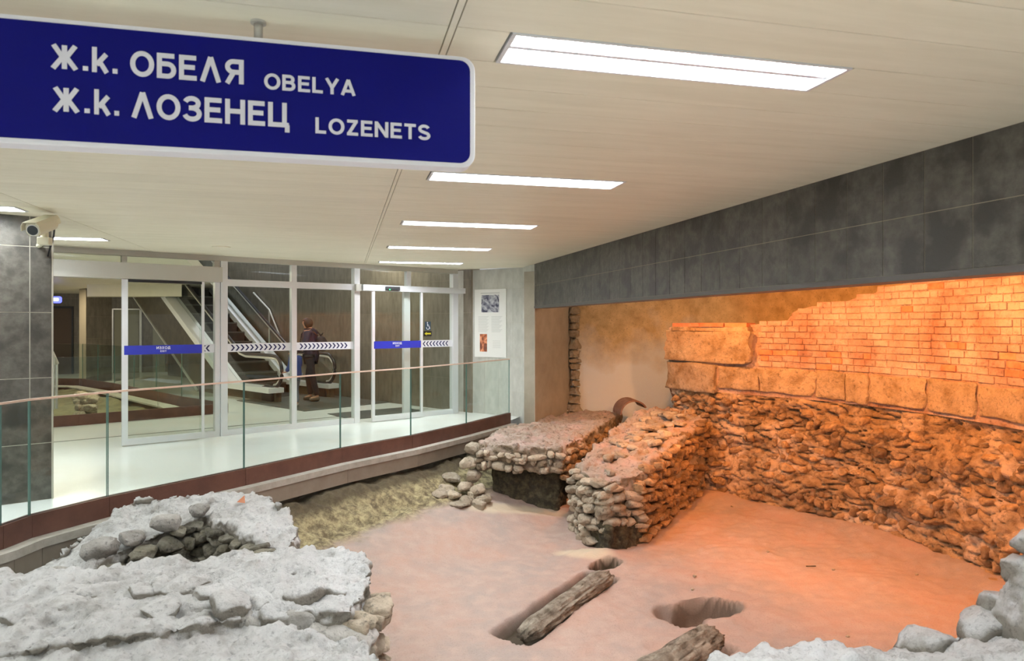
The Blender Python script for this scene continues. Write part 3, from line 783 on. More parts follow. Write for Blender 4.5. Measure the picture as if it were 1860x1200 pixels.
def trough(a, b, wid, dep, side=0, ext=.05, dark_amount=.7):
    global Z, dark_mask
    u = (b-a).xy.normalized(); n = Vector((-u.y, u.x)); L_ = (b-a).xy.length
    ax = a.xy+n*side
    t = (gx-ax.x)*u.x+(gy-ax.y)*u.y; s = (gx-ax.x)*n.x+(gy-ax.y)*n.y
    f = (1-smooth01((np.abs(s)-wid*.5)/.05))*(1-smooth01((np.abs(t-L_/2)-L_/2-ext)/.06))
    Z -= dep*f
    f2 = (1-smooth01((np.abs(s)-wid*.5-.01)/.04))*(1-smooth01((np.abs(t-L_/2)-L_/2-ext-.02)/.05)); dark_mask = np.maximum(dark_mask, f2*dark_amount)
trough(LOG1[0], LOG1[1], .30, .13, .09, dark_amount=.95)
trough(LOG2[0], LOG2[1], .30, .10, 0, dark_amount=.5)
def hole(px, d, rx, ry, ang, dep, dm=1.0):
    global Z, dark_mask
    b_ = blob(px, d, rx, ry, ang); Z -= dep*(1-smooth01((b_-.75)/.35)); dark_mask = np.maximum(dark_mask, dm*(1-smooth01((b_-1.0)/.22)))
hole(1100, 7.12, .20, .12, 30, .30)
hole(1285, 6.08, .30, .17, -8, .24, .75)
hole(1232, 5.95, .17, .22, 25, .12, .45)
# sand collars around ruins
for px, d, rx, ry, h in ((950, 8.55, .8, .25, .05), (1085, 7.45, .45, .25, .06), (1290, 9.6, .5, .5, .08), (1230, 8.9, .3, .8, .05), (640, 6.0, .5, .4, .05)):
    Z += h*(1-smooth01(blob(px, d, rx, ry)))
pale = np.maximum(pale, .8*(1-smooth01((blob(935, 8.7, .95, .25, 5)-.5)/.5)))
pale = np.maximum(pale, .8*(1-smooth01((blob(1060, 7.45, .4, .2, -35)-.5)/.5)))
nz = np.zeros(gx.shape); nn = np.zeros(gx.shape)
for i in range(ny):
    for j in range(nx):
        v = Vector((gx[i, j], gy[i, j], 0))
        a = noise.noise(v*.9); b = noise.noise(v*3.1+Vector((5, 5, 0))); c = noise.noise(v*11)
        nz[i, j] = a*.045+b*.020+c*.010+.012*max(0, 1-abs(noise.noise(Vector((v.x*2.2, v.y*6, 4))))/.15); nn[i, j] = b+c*.6
Z += nz
bank = (1-smooth01((dk-.65-nn*.15)/.25))*(dk > -.2)
Z += bank*nn*.05
soil = np.clip(bank, 0, 1); dark_mask = np.maximum(dark_mask, .85*(1-smooth01((dk-.24-nn*.12)/.14))*(dk > -.2))
vs = np.stack([gx.ravel(), gy.ravel(), Z.ravel()], 1)
idx = np.arange(nx*ny).reshape(ny, nx)
fs = np.stack([idx[:-1, :-1].ravel(), idx[:-1, 1:].ravel(), idx[1:, 1:].ravel(), idx[1:, :-1].ravel()], 1)
# drop cells under the hall floor far from the edge
keep = (dk[:-1, :-1].ravel() > -.35)
fs = fs[keep]
me = bpy.data.meshes.new('ground'); me.from_pydata(vs.tolist(), [], fs.tolist()); me.materials.append(M['sand'])
me.polygons.foreach_set('use_smooth', [True]*len(me.polygons))
for nme, arr in (('soil', soil), ('pale', pale), ('dark_mask', dark_mask)):
    at = me.attributes.new(nme, 'FLOAT', 'POINT'); at.data.foreach_set('value', arr.ravel().astype(np.float32))
g = bpy.data.objects.new('ground', me); C.objects.link(g)
tag(g, 'pinkish sand floor of the excavation pit', 'ground', kind='structure')
def zg(p):
    i = int(round((p.y-GY0)/GS)); j = int(round((p.x-GX0)/GS))
    return float(Z[max(0, min(ny-1, i)), max(0, min(nx-1, j))])

# ------------------------------------------------------------------ stones
def stone_mesh(seed, m, sub=3):
    "field stone: a ball cut by random flat faces, then roughened"
    bm = bmesh.new(); bmesh.ops.create_icosphere(bm, subdivisions=sub, radius=.62)
    off = Vector((seed*7.3, seed*3.1, seed*1.7)); r_ = random.Random(seed+50)
    planes = [(Vector((r_.gauss(0, 1), r_.gauss(0, 1), r_.gauss(0, 1))).normalized(), r_.uniform(.36, .50)) for _ in range(11)]
    planes += [(Vector(a), r_.uniform(.40, .5)) for a in ((1, 0, 0), (-1, 0, 0), (0, 1, 0), (0, -1, 0), (0, 0, 1), (0, 0, -1))]
    for v in bm.verts:
        for n_, d_ in planes:
            e = v.co.dot(n_)-d_
            if e > 0: v.co -= n_*e
        d = v.co.normalized()
        v.co += d*(.07*noise.noise(v.co*4+off)+.03*noise.noise(v.co*11+off))
    me = bpy.data.meshes.new('stone_'+m+str(seed)); bm.to_mesh(me); bm.free()
    me.polygons.foreach_set('use_smooth', [True]*len(me.polygons)); me.materials.append(M[m]); return me
SM = {}
def stones(m):
    if m not in SM: SM[m] = [stone_mesh(s, m) for s in range(9)]
    return SM[m]
rs = random.Random(11)
def put_stone(parent, m, p, dims, ang, tilt=.25, name='stone'):
    return piece(name, rs.choice(stones(m)), p, dims, 0, parent, rot=(rs.uniform(-tilt, tilt), rs.uniform(-tilt, tilt), ang+rs.uniform(-tilt, tilt)))
def stone_face(parent, m, p0, p1, z0, z1, size, top=None, out=.0, depth=.16, skip=.08, tilt=.22, zjit=.25):
    fr = F(p0, p1-p0); L_ = (p1-p0).xy.length; z = z0
    cnt = 0
    while z < z1-.02:
        h = size*rs.uniform(.55, .95); u = -rs.uniform(0, size*.4)
        while u < L_:
            w_ = size*rs.choice((.6, .8, 1, 1.2, 1.6, 2.0))*rs.uniform(.85, 1.15)
            zt = top(u/L_) if top else z1
            if z+h*.6 < zt and rs.random() > skip:
                put_stone(parent, m, fr(u+w_/2, out+rs.uniform(-.05, .015), z+h/2+rs.uniform(-zjit, zjit)*h), (w_*1.02, depth, h*rs.uniform(.85, 1.1)), fr.ang, tilt); cnt += 1
            u += w_*.93
        z += h*.92
    return cnt

def tex(kind, size, **k):
    t = bpy.data.textures.new('t', kind)
    if hasattr(t, 'noise_scale'): t.noise_scale = size
    for a, b in k.items(): setattr(t, a, b)
    return t
T_big = tex('CLOUDS', .45, noise_depth=2); T_mid = tex('CLOUDS', .14, noise_depth=3); T_fine = tex('CLOUDS', .045, noise_depth=2)
T_ridge = tex('MUSGRAVE', .22, musgrave_type='RIDGED_MULTIFRACTAL', octaves=3)
T_vor = tex('VORONOI', .16, distance_metric='DISTANCE')
T_vors = tex('VORONOI', .09, distance_metric='DISTANCE')
def displace(o, t, s, mid=.5):
    d = o.modifiers.new('rough', 'DISPLACE'); d.texture = t; d.texture_coords = 'GLOBAL'; d.strength = s; d.mid_level = mid
def ruin_body(name, poly, tops, z0, m, parent=None, voxel=.03, big=.16, mid=.08, vor=.0, fine=.03, ridge=.0, smooth=6, **k):
    mb_ = MB().prism(poly, z0=z0, tops=tops)
    o = mb_.build(name, m, parent, **k)
    r = o.modifiers.new('remesh', 'REMESH'); r.mode = 'VOXEL'; r.voxel_size = voxel; r.use_smooth_shade = True
    s = o.modifiers.new('smooth', 'SMOOTH'); s.factor = .6; s.iterations = smooth
    displace(o, T_big, big)
    displace(o, T_mid, mid)
    if vor: displace(o, T_vor, -vor, .35)
    if ridge: displace(o, T_ridge, -ridge, .6)
    displace(o, T_fine, fine)
    return o

# ---- A : ruin beside the balustrade
rA = empty('ruined_wall', CW(-2.6, 5.4, -.9), 'grey L-shaped rubble wall stump under the glass balustrade', 'ruined wall', 'ruined wall stumps in the pit')
pa = [CW(*p) for p in ((-3.12, 5.72), (-2.2, 5.86), (-1.78, 5.45), (-1.56, 5.05), (-1.55, 4.72), (-1.95, 5.0), (-2.42, 5.42), (-2.78, 5.05), (-3.05, 4.55), (-3.3, 4.1), (-3.62, 4.2), (-3.42, 5.0))]
ruin_body('core', pa, [.17, .18, .17, .08, .03, .10, .10, .0, -.14, -.32, -.38, -.14], -.95, 'mortar_grey', rA, voxel=.016, big=.13, mid=.12, fine=.045, smooth=2)
stone_face(rA, 'stone_moss', CW(-3.18, 4.28), CW(-2.46, 5.38), -.45, .04, .12, top=lambda t: -.20+.30*t, out=.03, depth=.16)
stone_face(rA, 'stone_moss', CW(-2.40, 5.40), CW(-1.62, 4.70), -.4, .08, .11, top=lambda t: .09-.06*t, out=.03, depth=.16)
for x, d, z, w_, h in ((-2.93, 4.88, -.0, .24, .16), (-3.13, 4.72, -.12, .13, .12), (-3.3, 4.5, -.24, .2, .13), (-2.80, 5.06, .03, .2, .1), (-2.62, 5.22, .09, .24, .15), (-2.45, 5.38, .14, .12, .1)):
    put_stone(rA, 'stone_grey', CW(x, d, z), (w_, .18, h), rs.uniform(0, 3))
MB().add([CW(-2.24, 5.6, .15), CW(-2.16, 5.57, .15), CW(-2.18, 5.61, .205), CW(-2.22, 5.66, .16)], [(0, 1, 2), (0, 2, 3), (0, 3, 1), (1, 3, 2)]).build('brick_shard', 'brick_red', rA)

# ---- D : nearest grey ruin, two levels
rD = empty('ruined_wall', CW(-1.8, 3.6, -.9), 'nearest big pale grey rubble wall stump with a broken right end', 'ruined wall', 'ruined wall stumps in the pit')
pd = [CW(*p) for p in ((-3.5, 3.92), (-2.3, 4.10), (-1.75, 4.25), (-1.30, 4.38), (-.98, 4.30), (-.80, 3.98), (-.84, 3.6), (-1.3, 3.55), (-1.6, 3.3), (-2.4, 3.0), (-3.5, 2.8))]
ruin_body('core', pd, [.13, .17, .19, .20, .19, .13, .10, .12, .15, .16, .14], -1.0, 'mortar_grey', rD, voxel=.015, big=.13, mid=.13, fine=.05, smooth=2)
pe = [CW(*p) for p in ((-3.4, 3.5), (-2.2, 3.62), (-1.35, 3.52), (-.72, 3.42), (-.60, 3.25), (-.60, 2.3), (-3.0, 2.0))]
ruin_body('core', pe, [.15, .13, .07, .02, .00, .06, .2], -1.0, 'mortar_grey', rD, voxel=.015, big=.13, mid=.13, fine=.05, smooth=2)
stone_face(rD, 'stone_grey', CW(-1.5, 3.50), CW(-.84, 3.58), -.55, .04, .17, out=.03, depth=.2, top=lambda t: .04)
stone_face(rD, 'stone_beige', CW(-.82, 3.62), CW(-.78, 4.0), -.7, .02, .12, out=.03, depth=.16)
stone_face(rD, 'stone_beige', CW(-.72, 3.40), CW(-.60, 3.15), -.7, -.08, .12, out=.0, depth=.16)
for x, d, z, w_, dd, h in ((-1.42, 3.60, .05, .26, .2, .17), (-1.13, 3.62, .04, .22, .16, .16), (-.98, 3.70, .02, .14, .16, .14), (-1.02, 3.58, -.08, .17, .14, .12)):
    put_stone(rD, 'stone_grey', CW(x, d, z), (w_, dd, h), -.1)

for i in range(34):
    t, q_ = rs.random(), rs.random()
    a_ = CW(-3.2, 3.15).lerp(CW(-1.0, 3.68), t); b_2 = CW(-3.0, 3.95).lerp(CW(-1.0, 4.15), t); p = a_.lerp(b_2, q_)
    put_stone(rD, 'mortar_grey', Vector((p.x, p.y, .10+rs.uniform(-.01, .05))), (rs.uniform(.12, .3), rs.uniform(.1, .22), rs.uniform(.09, .13)), rs.uniform(0, 3), .25)

# ---- B : flat topped ruin against the pier
rB = empty('ruined_wall', CW(.5, 10.2, -.9), 'flat topped beige rubble wall stump beside the tiled pier', 'ruined wall', 'ruined wall stumps in the pit')
pb = [CW(*p) for p in ((-.44, 9.05), (.05, 8.86), (.62, 8.86), (1.15, 10.1), (1.95, 12.2), (1.1, 12.3), (.42, 11.35), (-.25, 10.1))]
ruin_body('core', pb, [.05, .03, .0, .0, .06, .04, .02, .03], -.30, 'mortar_beige', rB, voxel=.022, big=.08, mid=.12, fine=.05, ridge=.03, smooth=2)
pb2 = [CW(*p) for p in ((-.26, 9.2), (.1, 9.04), (.60, 9.0), (1.05, 10.1), (1.85, 12.1), (1.1, 12.2), (.35, 11.3), (-.1, 10.1))]
ruin_body('soil_bank', pb2, [-.2]*8, -1.0, 'soil', rB, voxel=.024, big=.10, mid=.10, fine=.05, smooth=2, label='dark soil left standing under the rubble')
stone_face(rB, 'stone_beige', CW(-.45, 9.03), CW(.03, 8.85), -.30, -.02, .12, out=.03, depth=.15, top=lambda t: -.03)
stone_face(rB, 'stone_beige', CW(.03, 8.85), CW(.62, 8.85), -.32, -.04, .12, out=.02, depth=.15)
stone_face(rB, 'mortar_ochre', CW(.66, 8.9), CW(1.5, 11.0), -.42, -.06, .13, out=.0, depth=.15, skip=.25)
for x, d, z, w_, h in ((-.50, 9.1, -.05, .26, .17), (-.56, 9.05, -.22, .25, .2), (-.5, 8.98, -.38, .22, .18), (-.62, 8.9, -.5, .3, .16), (-.5, 8.82, -.62, .26, .14), (-.75, 8.75, -.66, .3, .12),
                        (-.58, 8.6, -.72, .3, .16), (-.42, 8.55, -.78, .22, .12), (-.66, 8.45, -.78, .24, .08), (-.8, 9.15, -.5, .26, .12), (-.85, 8.95, -.6, .24, .1), (-.44, 8.75, -.5, .2, .14), (-.36, 8.7, -.7, .22, .16), (-.9, 8.6, -.72, .22, .08), (-.72, 8.62, -.72, .15, .09)):
    p = CW(x, d, 0); put_stone(rB, 'stone_beige', CW(x, d, max(z, zg(p)+h*.2)), (w_, .2, h*.85), rs.uniform(0, 3), .35)

# ---- C : rubble wall running into the niche
rC = empty('ruined_wall', CW(1.7, 9.1, -.9), 'rubble wall stump running back to the orange lit brick wall', 'ruined wall', 'ruined wall stumps in the pit')
pc = [CW(*p) for p in ((.78, 8.45), (.86, 7.95), (1.08, 7.68), (1.44, 7.90), (2.05, 8.85), (2.9, 10.1), (2.6, 11.0), (2.05, 10.9), (1.35, 9.6))]
ruin_body('core', pc, [-.12, -.14, -.16, -.14, .04, .24, .30, .27, .10], -1.0, 'mortar_beige', rC, voxel=.022, big=.08, mid=.12, fine=.05, ridge=.03, smooth=2)
stone_face(rC, 'stone_beige', CW(.73, 8.42), CW(.84, 7.90), -.92, -.12, .14, out=.0, depth=.17, top=lambda t: -.15)
stone_face(rC, 'stone_beige', CW(.84, 7.90), CW(1.08, 7.66), -.74, -.12, .14, out=.02, depth=.18, top=lambda t: -.15)
stone_face(rC, 'stone_beige', CW(1.08, 7.66), CW(1.44, 7.86), -.74, -.12, .14, out=.02, depth=.18, top=lambda t: -.15)
stone_face(rC, 'stone_ochre', CW(1.44, 7.86), CW(2.05, 8.83), -.9, .02, .135, out=.02, depth=.17, top=lambda t: -.15+.18*t)
stone_face(rC, 'stone_ochre', CW(2.05, 8.83), CW(2.75, 9.9), -.9, .2, .13, out=.0, depth=.16, top=lambda t: .03+.2*t, skip=.25)
put_stone(rC, 'stone_beige', CW(1.08, 7.75, -.46), (.34, .26, .34), .3)
for i in range(46):     # stones showing in the top
    t = rs.random(); s = rs.uniform(.15, .85)
    a = CW(.82, 8.1).lerp(CW(2.1, 10.8), t); b = CW(1.42, 8.0).lerp(CW(2.8, 10.1), t)
    p = a.lerp(b, s); zt = -.14+.42*t
    put_stone(rC, 'stone_beige', Vector((p.x, p.y, zt+rs.uniform(-.02, .03))), (rs.uniform(.12, .28), rs.uniform(.1, .22), rs.uniform(.06, .11)), rs.uniform(0, 3), .2)
psl = [CW(*p) for p in ((.80, 8.1), (.90, 7.80), (1.07, 7.56), (1.40, 7.76), (1.6, 8.1))]
ruin_body('soil_bank', psl, [-.60]*5, -1.05, 'soil', rC, voxel=.02, big=.10, mid=.12, fine=.05, smooth=2, label='dark soil at the foot')
# curved clay fragment lying between the two walls
m = MB(); fr_ = F(CW(2.02, 11.35), CW(1, .1)); n = 14
rings = []
vs_ = []; fs_ = []
for i in range(n+1):
    a = math.radians(180-150*i/n)
    for j, (rr, vv) in enumerate(((.24, 0), (.24, -.5), (.215, -.5), (.215, 0))):
        vs_.append(fr_(rr*math.cos(a), vv, .10+rr*math.sin(a)))
for i in range(n):
    for j in range(4): fs_.append((i*4+j, i*4+(j+1) % 4, (i+1)*4+(j+1) % 4, (i+1)*4+j))
fs_ += [(0, 1, 2, 3), (n*4+3, n*4+2, n*4+1, n*4)]
m.add(vs_, fs_).build('clay_pipe_fragment', 'clay', smooth=False, label='curved dark terracotta fragment lying behind the flat topped ruin', cat='clay fragment')

# ---- E : pale stones at the right edge of the view
rE = empty('ruined_wall', CW(1.9, 3.1, -.9), 'pale grey boulder wall stump in front of the slate beam', 'ruined wall', 'ruined wall stumps in the pit')
pE = [CW(*p) for p in ((.92, 3.22), (1.22, 3.38), (1.6, 3.40), (1.85, 3.36), (2.1, 3.42), (2.34, 3.36), (2.42, 2.4), (1.0, 2.4))]
ruin_body('core', pE, [.0, .0, .01, .02, .05, .12, .30, .05], -1.0, 'mortar_grey', rE, voxel=.016, big=.10, mid=.11, fine=.045, smooth=2)
for x, d, z, w_, dd, h in ((1.03, 3.34, -.05, .12, .16, .10), (1.75, 3.40, -.06, .2, .2, .12), (2.03, 3.38, .03, .24, .22, .17), (2.30, 3.38, .09, .22, .2, .22),
                           (2.42, 3.38, .2, .16, .2, .16), (2.47, 3.32, .40, .14, .2, .16), (2.50, 3.3, .55, .14, .2, .16)):
    put_stone(rE, 'mortar_grey', CW(x, d, z), (w_, dd, h), rs.uniform(-.3, .3), .15, name='boulder')
pE2 = [CW(*p) for p in ((2.33, 3.40), (2.48, 3.34), (2.48, 2.6), (2.3, 2.6))]
ruin_body('core', pE2, [.16, .52, .55, .40], -1.0, 'mortar_grey', rE, voxel=.02, big=.07, mid=.05, fine=.02)

# ------------------------------------------------------------------ orange wall : rubble, block course, bricks
def catmull(P, n=24):
    out = []
    Q = [P[0]*2-P[1]]+P+[P[-1]*2-P[-2]]
    for i in range(1, len(Q)-2):
        for k in range(n):
            t = k/n; a, b, c_, d = Q[i-1], Q[i], Q[i+1], Q[i+2]
            out.append(.5*((2*b)+(c_-a)*t+(2*a-5*b+4*c_-d)*t*t+(3*b-a-3*c_+d)*t**3))
    out.append(P[-1]); return out
CU = catmull(WALLC); acc = [0]
for a, b in zip(CU, CU[1:]): acc.append(acc[-1]+(b-a).length)
LW = acc[-1]
def wcurve(u):
    u = max(0, min(LW-1e-4, u)); k = np.searchsorted(acc, u, 'right')-1; k = min(k, len(CU)-2)
    t = (u-acc[k])/(acc[k+1]-acc[k]); p = CU[k].lerp(CU[k+1], t); d = (CU[k+1]-CU[k]).normalized()
    return p, Vector((d.y, -d.x, 0)), math.atan2(d.y, d.x)
def u_at(px):
    best = min(range(400), key=lambda i: abs((lambda p: (cc*p.x-ss*p.y)/(ss*p.x+cc*p.y)*1250+930)(wcurve(LW*i/400)[0])-px)); return LW*best/400
def wtop(u):
    pts_ = ((0, 1.55), (u_at(1240), 1.58), (u_at(1370), 1.60), (u_at(1400), 1.63), (u_at(1432), 1.66), (u_at(1440), 1.79), (u_at(1530), 1.88), (u_at(1610), 2.02), (u_at(1700), 2.14), (u_at(1790), 2.26), (LW, 2.34))
    for (a, b), (c_, d) in zip(pts_, pts_[1:]):
        if u <= c_: return b+(d-b)*(u-a)/max(1e-6, c_-a)
    return 2.3
bw = empty('ruined_wall', wcurve(LW*.5)[0]+Vector((0, 0, -.9)), 'tall orange lit ruin wall of rubble, stone blocks and limewashed bricks in the niche', 'ruined wall')
# rubble core
nu = int(LW/.018); nzr = int(1.72/.018)
V = []; Fq = []
def rub(u, z, p, n):
    q = Vector((u, z, 0))
    b = noise.noise(Vector((u*1.3, z*2.6, 1)))*.07 + noise.noise(Vector((u*4, z*8, 2)))*.045 + noise.noise(Vector((u*13, z*20, 3)))*.02
    c_ = noise.noise(Vector((u*1.9+.6*noise.noise(Vector((u*2, z*3, 8))), z*8.5, 4))); b -= .12*max(0, 1-abs(c_)/.09)**1.2*max(0, min(1, .55+1.6*noise.noise(Vector((u*.9, z*1.7, 11)))))
    c_ = noise.noise(Vector((u*5.5, z*11, 7))); b -= .05*max(0, 1-abs(c_)/.12)
    # sagging ledges
    b += .05*math.sin(z*11+noise.noise(Vector((u*.8, 0, 5)))*4)*.6
    edge = 1-max(0, min(1, (z-.56)/.12))
    return p+n*(b*edge-.02 - .04*(1-edge) + .07*max(0, (-.2-z)))
for i in range(nu+1):
    p, n, _ = wcurve(LW*i/nu)
    for j in range(nzr+1):
        z = -1.02+1.72*j/nzr; q = rub(LW*i/nu, z, p, n); V.append(Vector((q.x, q.y, z)))
for i in range(nu):
    for j in range(nzr):
        a = i*(nzr+1)+j; Fq.append((a, a+nzr+1, a+nzr+2, a+1))
MB().add(V, Fq).build('rubble_core', 'mortar_ochre', bw, smooth=True, fix=False)
# brick core behind the bricks, closed at the top and back
V = []; Fq = []; nb_ = 120
for i in range(nb_+1):
    u = LW*i/nb_; p, n, _ = wcurve(u); t = wtop(u)-.01
    for k, z in ((-.011, .62), (-.011, t), (-.75, t-.05), (-.75, -1.0)):
        q = p+n*k; V.append(Vector((q.x, q.y, z + (.03*noise.noise(Vector((u*5, k*4, 0))) if z > .7 else 0))))
for i in range(nb_):
    for j in range(3):
        a = i*4+j; Fq.append((a, a+4, a+5, a+1))
V += []
Fq.append((0, 1, 2, 3))
MB().add(V, Fq).build('brick_core', 'brick_mortar', bw, fix=False)
# rubble stones
def rubble(nmax):
    z = -.98; c = 0; zi = 0
    while z < .60:
        h = rs.uniform(.085, .15); u = .02+rs.uniform(0, .1)
        while u < u_at(1905):
            w_ = rs.choice((.07, .10, .13, .17, .22, .28))*rs.uniform(.85, 1.15)
            if rs.random() > .26 and c < nmax:
                sag = .03*math.sin(u*1.7)
                zz = z+h/2+rs.uniform(-.02, .02)+sag
                if zz < .60:
                    p, n, a = wcurve(u+w_/2); q = rub(u+w_/2, zz, p, n)
                    put_stone(bw, 'stone_ochre', Vector((q.x, q.y, zz))+n*rs.uniform(-.055, .0), (w_, rs.uniform(.11, .18), h*rs.uniform(.65, 1.15)), a, .35); c += 1
            u += w_*1.02
        z += h*.98
    return c
rubble(295)
# block course : two big blocks at the left, then a course
def block_mesh(seed):
    bm = bmesh.new(); bmesh.ops.create_cube(bm, size=1); bmesh.ops.subdivide_edges(bm, edges=bm.edges, cuts=11, use_grid_fill=True)
    off = Vector((seed*5, 0, 0))
    for v in bm.verts:
        d = v.co.copy(); m_ = sorted([abs(d.x), abs(d.y), abs(d.z)])[1]
        if m_ > .45: v.co *= .975
        v.co += Vector((noise.noise(d*3+off), noise.noise(d*3+off+Vector((9, 0, 0))), noise.noise(d*3+off+Vector((0, 9, 0)))))*.07+Vector((noise.noise(d*9+off), noise.noise(d*9+off+Vector((9, 0, 0))), noise.noise(d*9+off+Vector((0, 9, 0)))))*.02
    me_ = bpy.data.meshes.new('block'+str(seed)); bm.to_mesh(me_); bm.free(); me_.materials.append(M['block'])
    me_.polygons.foreach_set('use_smooth', [True]*len(me_.polygons)); return me_
BM = [block_mesh(i) for i in range(4)]
def put_block(u0, u1, z0, z1, v=.0, dep=.22):
    p, n, a = wcurve((u0+u1)/2)
    piece('stone_block', rs.choice(BM), p+n*(v-dep/2)+Vector((0, 0, (z0+z1)/2)), (u1-u0, dep, z1-z0), a, bw)
U = u_at
put_block(.02, U(1371), 1.05, 1.50, .05, .3)
put_block(0.0, U(1303), .60, 1.03, .05, .3)
edges = [1305, 1378, 1482, 1535, 1580, 1687, 1775, 1900, 2050]
for a, b in zip(edges, edges[1:]):
    put_block(U(a)+.01, U(b)-.01, .66+rs.uniform(-.02, .03), 1.0+rs.uniform(-.02, .01), .03, .2)
# flat red bricks on top of the big block
ur = [.17, U(1278), U(1320), U(1362)]
for a, b in zip(ur, ur[1:]):
    p, n, an = wcurve((a+b)/2); piece('red_brick', unit('brick_red'), p+n*-.05+Vector((0, 0, 1.585)), (b-a-.012, .26, .055), an, bw)
p, n, an = wcurve((.15+U(1370))/2)
piece('mortar_bed', unit('mortar_ochre'), p+n*-.08+Vector((0, 0, 1.528)), (U(1365)-.17, .26, .06), an, bw)
# bricks
bm = bmesh.new(); bmesh.ops.create_cube(bm, size=1)
bmesh.ops.bevel(bm, geom=bm.edges[:], offset=.045, segments=1, affect='EDGES')
bmm = bpy.data.meshes.new('brick_piece'); bm.to_mesh(bm_ := bmm); bm.free(); bmm.materials.append(M['brick'])
bmr = bmm.copy(); bmr.materials.clear(); bmr.materials.append(M['brick_red'])
nbk = 0; z = 1.015; row = 0; HB = .079
while z < 2.32:
    u = U(1374)+.01+(row % 2)*-.0+rs.uniform(0, .05) if z > 1.0 else 0
    first = True
    while u < U(1895):
        w_ = rs.choice((.2, .2, .21, .19, .15, .1)) if not first else (.12 if row % 2 else .2); first = False
        if z+HB*.7 < wtop(u+w_/2)+.02 and nbk < 298:
            p, n, a = wcurve(u+w_/2)
            red = rs.random() < (.14 if z < 1.25 else .03)
            piece('brick', bmr if red else bmm, p+n*(-.045+rs.uniform(-.007, .006))+Vector((0, 0, z+HB/2+rs.uniform(-.004, .004))), (w_-.010, .1, HB-.012), a+rs.uniform(-.02, .02), bw); nbk += 1
        u += w_
    z += HB; row += 1

# ------------------------------------------------------------------ logs
def log_(a, b, r0, r1, label, seed):
    a, b = Vector(a), Vector(b); n = 70; K = 72; ax = (b-a).normalized(); side = ax.cross(Vector((0, 0, 1))).normalized(); up = side.cross(ax)
    V_ = []; F_ = []
    for i in range(n+1):
        t = i/n; c_ = a.lerp(b, t); r = r0+(r1-r0)*t
        r *= 1-.25*max(0, (abs(t-.5)-.42)/.08)
        for k in range(K):
            th = 2*math.pi*k/K
            g_ = noise.noise(Vector((math.cos(th)*3.2+seed, math.sin(th)*3.2, t*1.6)))*.22-.30*max(0, 1-abs(noise.noise(Vector((math.cos(th)*4+seed, math.sin(th)*4, t*2.2))))/.10)+noise.noise(Vector((math.cos(th)*9+seed, math.sin(th)*9, t*5)))*.14+noise.noise(Vector((math.cos(th)*2, math.sin(th)*2+seed, t*9)))*.10
            rr = r*(1+g_)
            V_.append(c_+(side*math.cos(th)+up*math.sin(th)*.75)*rr + ax*noise.noise(Vector((th*2, seed, 0)))*(.05 if i in (0, n) else 0))
    for i in range(n):
        for k in range(K): F_.append((i*K+k, i*K+(k+1) % K, (i+1)*K+(k+1) % K, (i+1)*K+k))
    F_ += [tuple(reversed(range(K))), tuple(range(n*K, (n+1)*K))]
    return MB().add(V_, F_).build('timber_log', 'wood', smooth=True, label=label, cat='log', group='old timbers sunk in the sand')
log_(LOG1[0]+Vector((0, 0, -.05)), LOG1[1]+Vector((0, 0, -.03)), .105, .10, 'long weathered timber lying in a trench in the middle of the sand', 1)
log_(LOG2[0]+Vector((0, 0, -.03)), LOG2[1]+Vector((0, 0, -.02)), .15, .13, 'short thick weathered timber below the small square hole', 5)
# debris on the sand
q = R(1473, 2.5*1250/(1030-588)); t_ = Vector((.05, -.01, 0))
MB().tube([Vector((q.x, q.y, zg(q)+.012))-t_, Vector((q.x, q.y, zg(q)+.012))+t_], .006, 6).build('twig', 'soil', label='small dark twig on the orange lit sand', cat='twig')
for px, py in ((1514, 1035), (1262, 1052), (1330, 925), (1540, 1155), (1258, 1072), (1665, 1042), (1395, 1005)):
    d = 2.5*1250/(py-588); q = R(px, d)
    o = bpy.data.objects.new('pebble', stones('stone_beige')[px % 9]); C.objects.link(o); o.location = (q.x, q.y, zg(q)+.008); o.scale = (.035, .03, .022)
    tag(o, 'small pebble on the sand, ' + {1514: 'pale one right of the dark twig', 1262: 'beyond the square hole', 1330: 'at the foot of the rubble wall', 1540: 'just above the boulders', 1258: 'at the edge of the square hole', 1665: 'nearest the right end of the wall', 1395: 'left of the dark twig'}[px], 'pebble', 'pebbles on the sand')

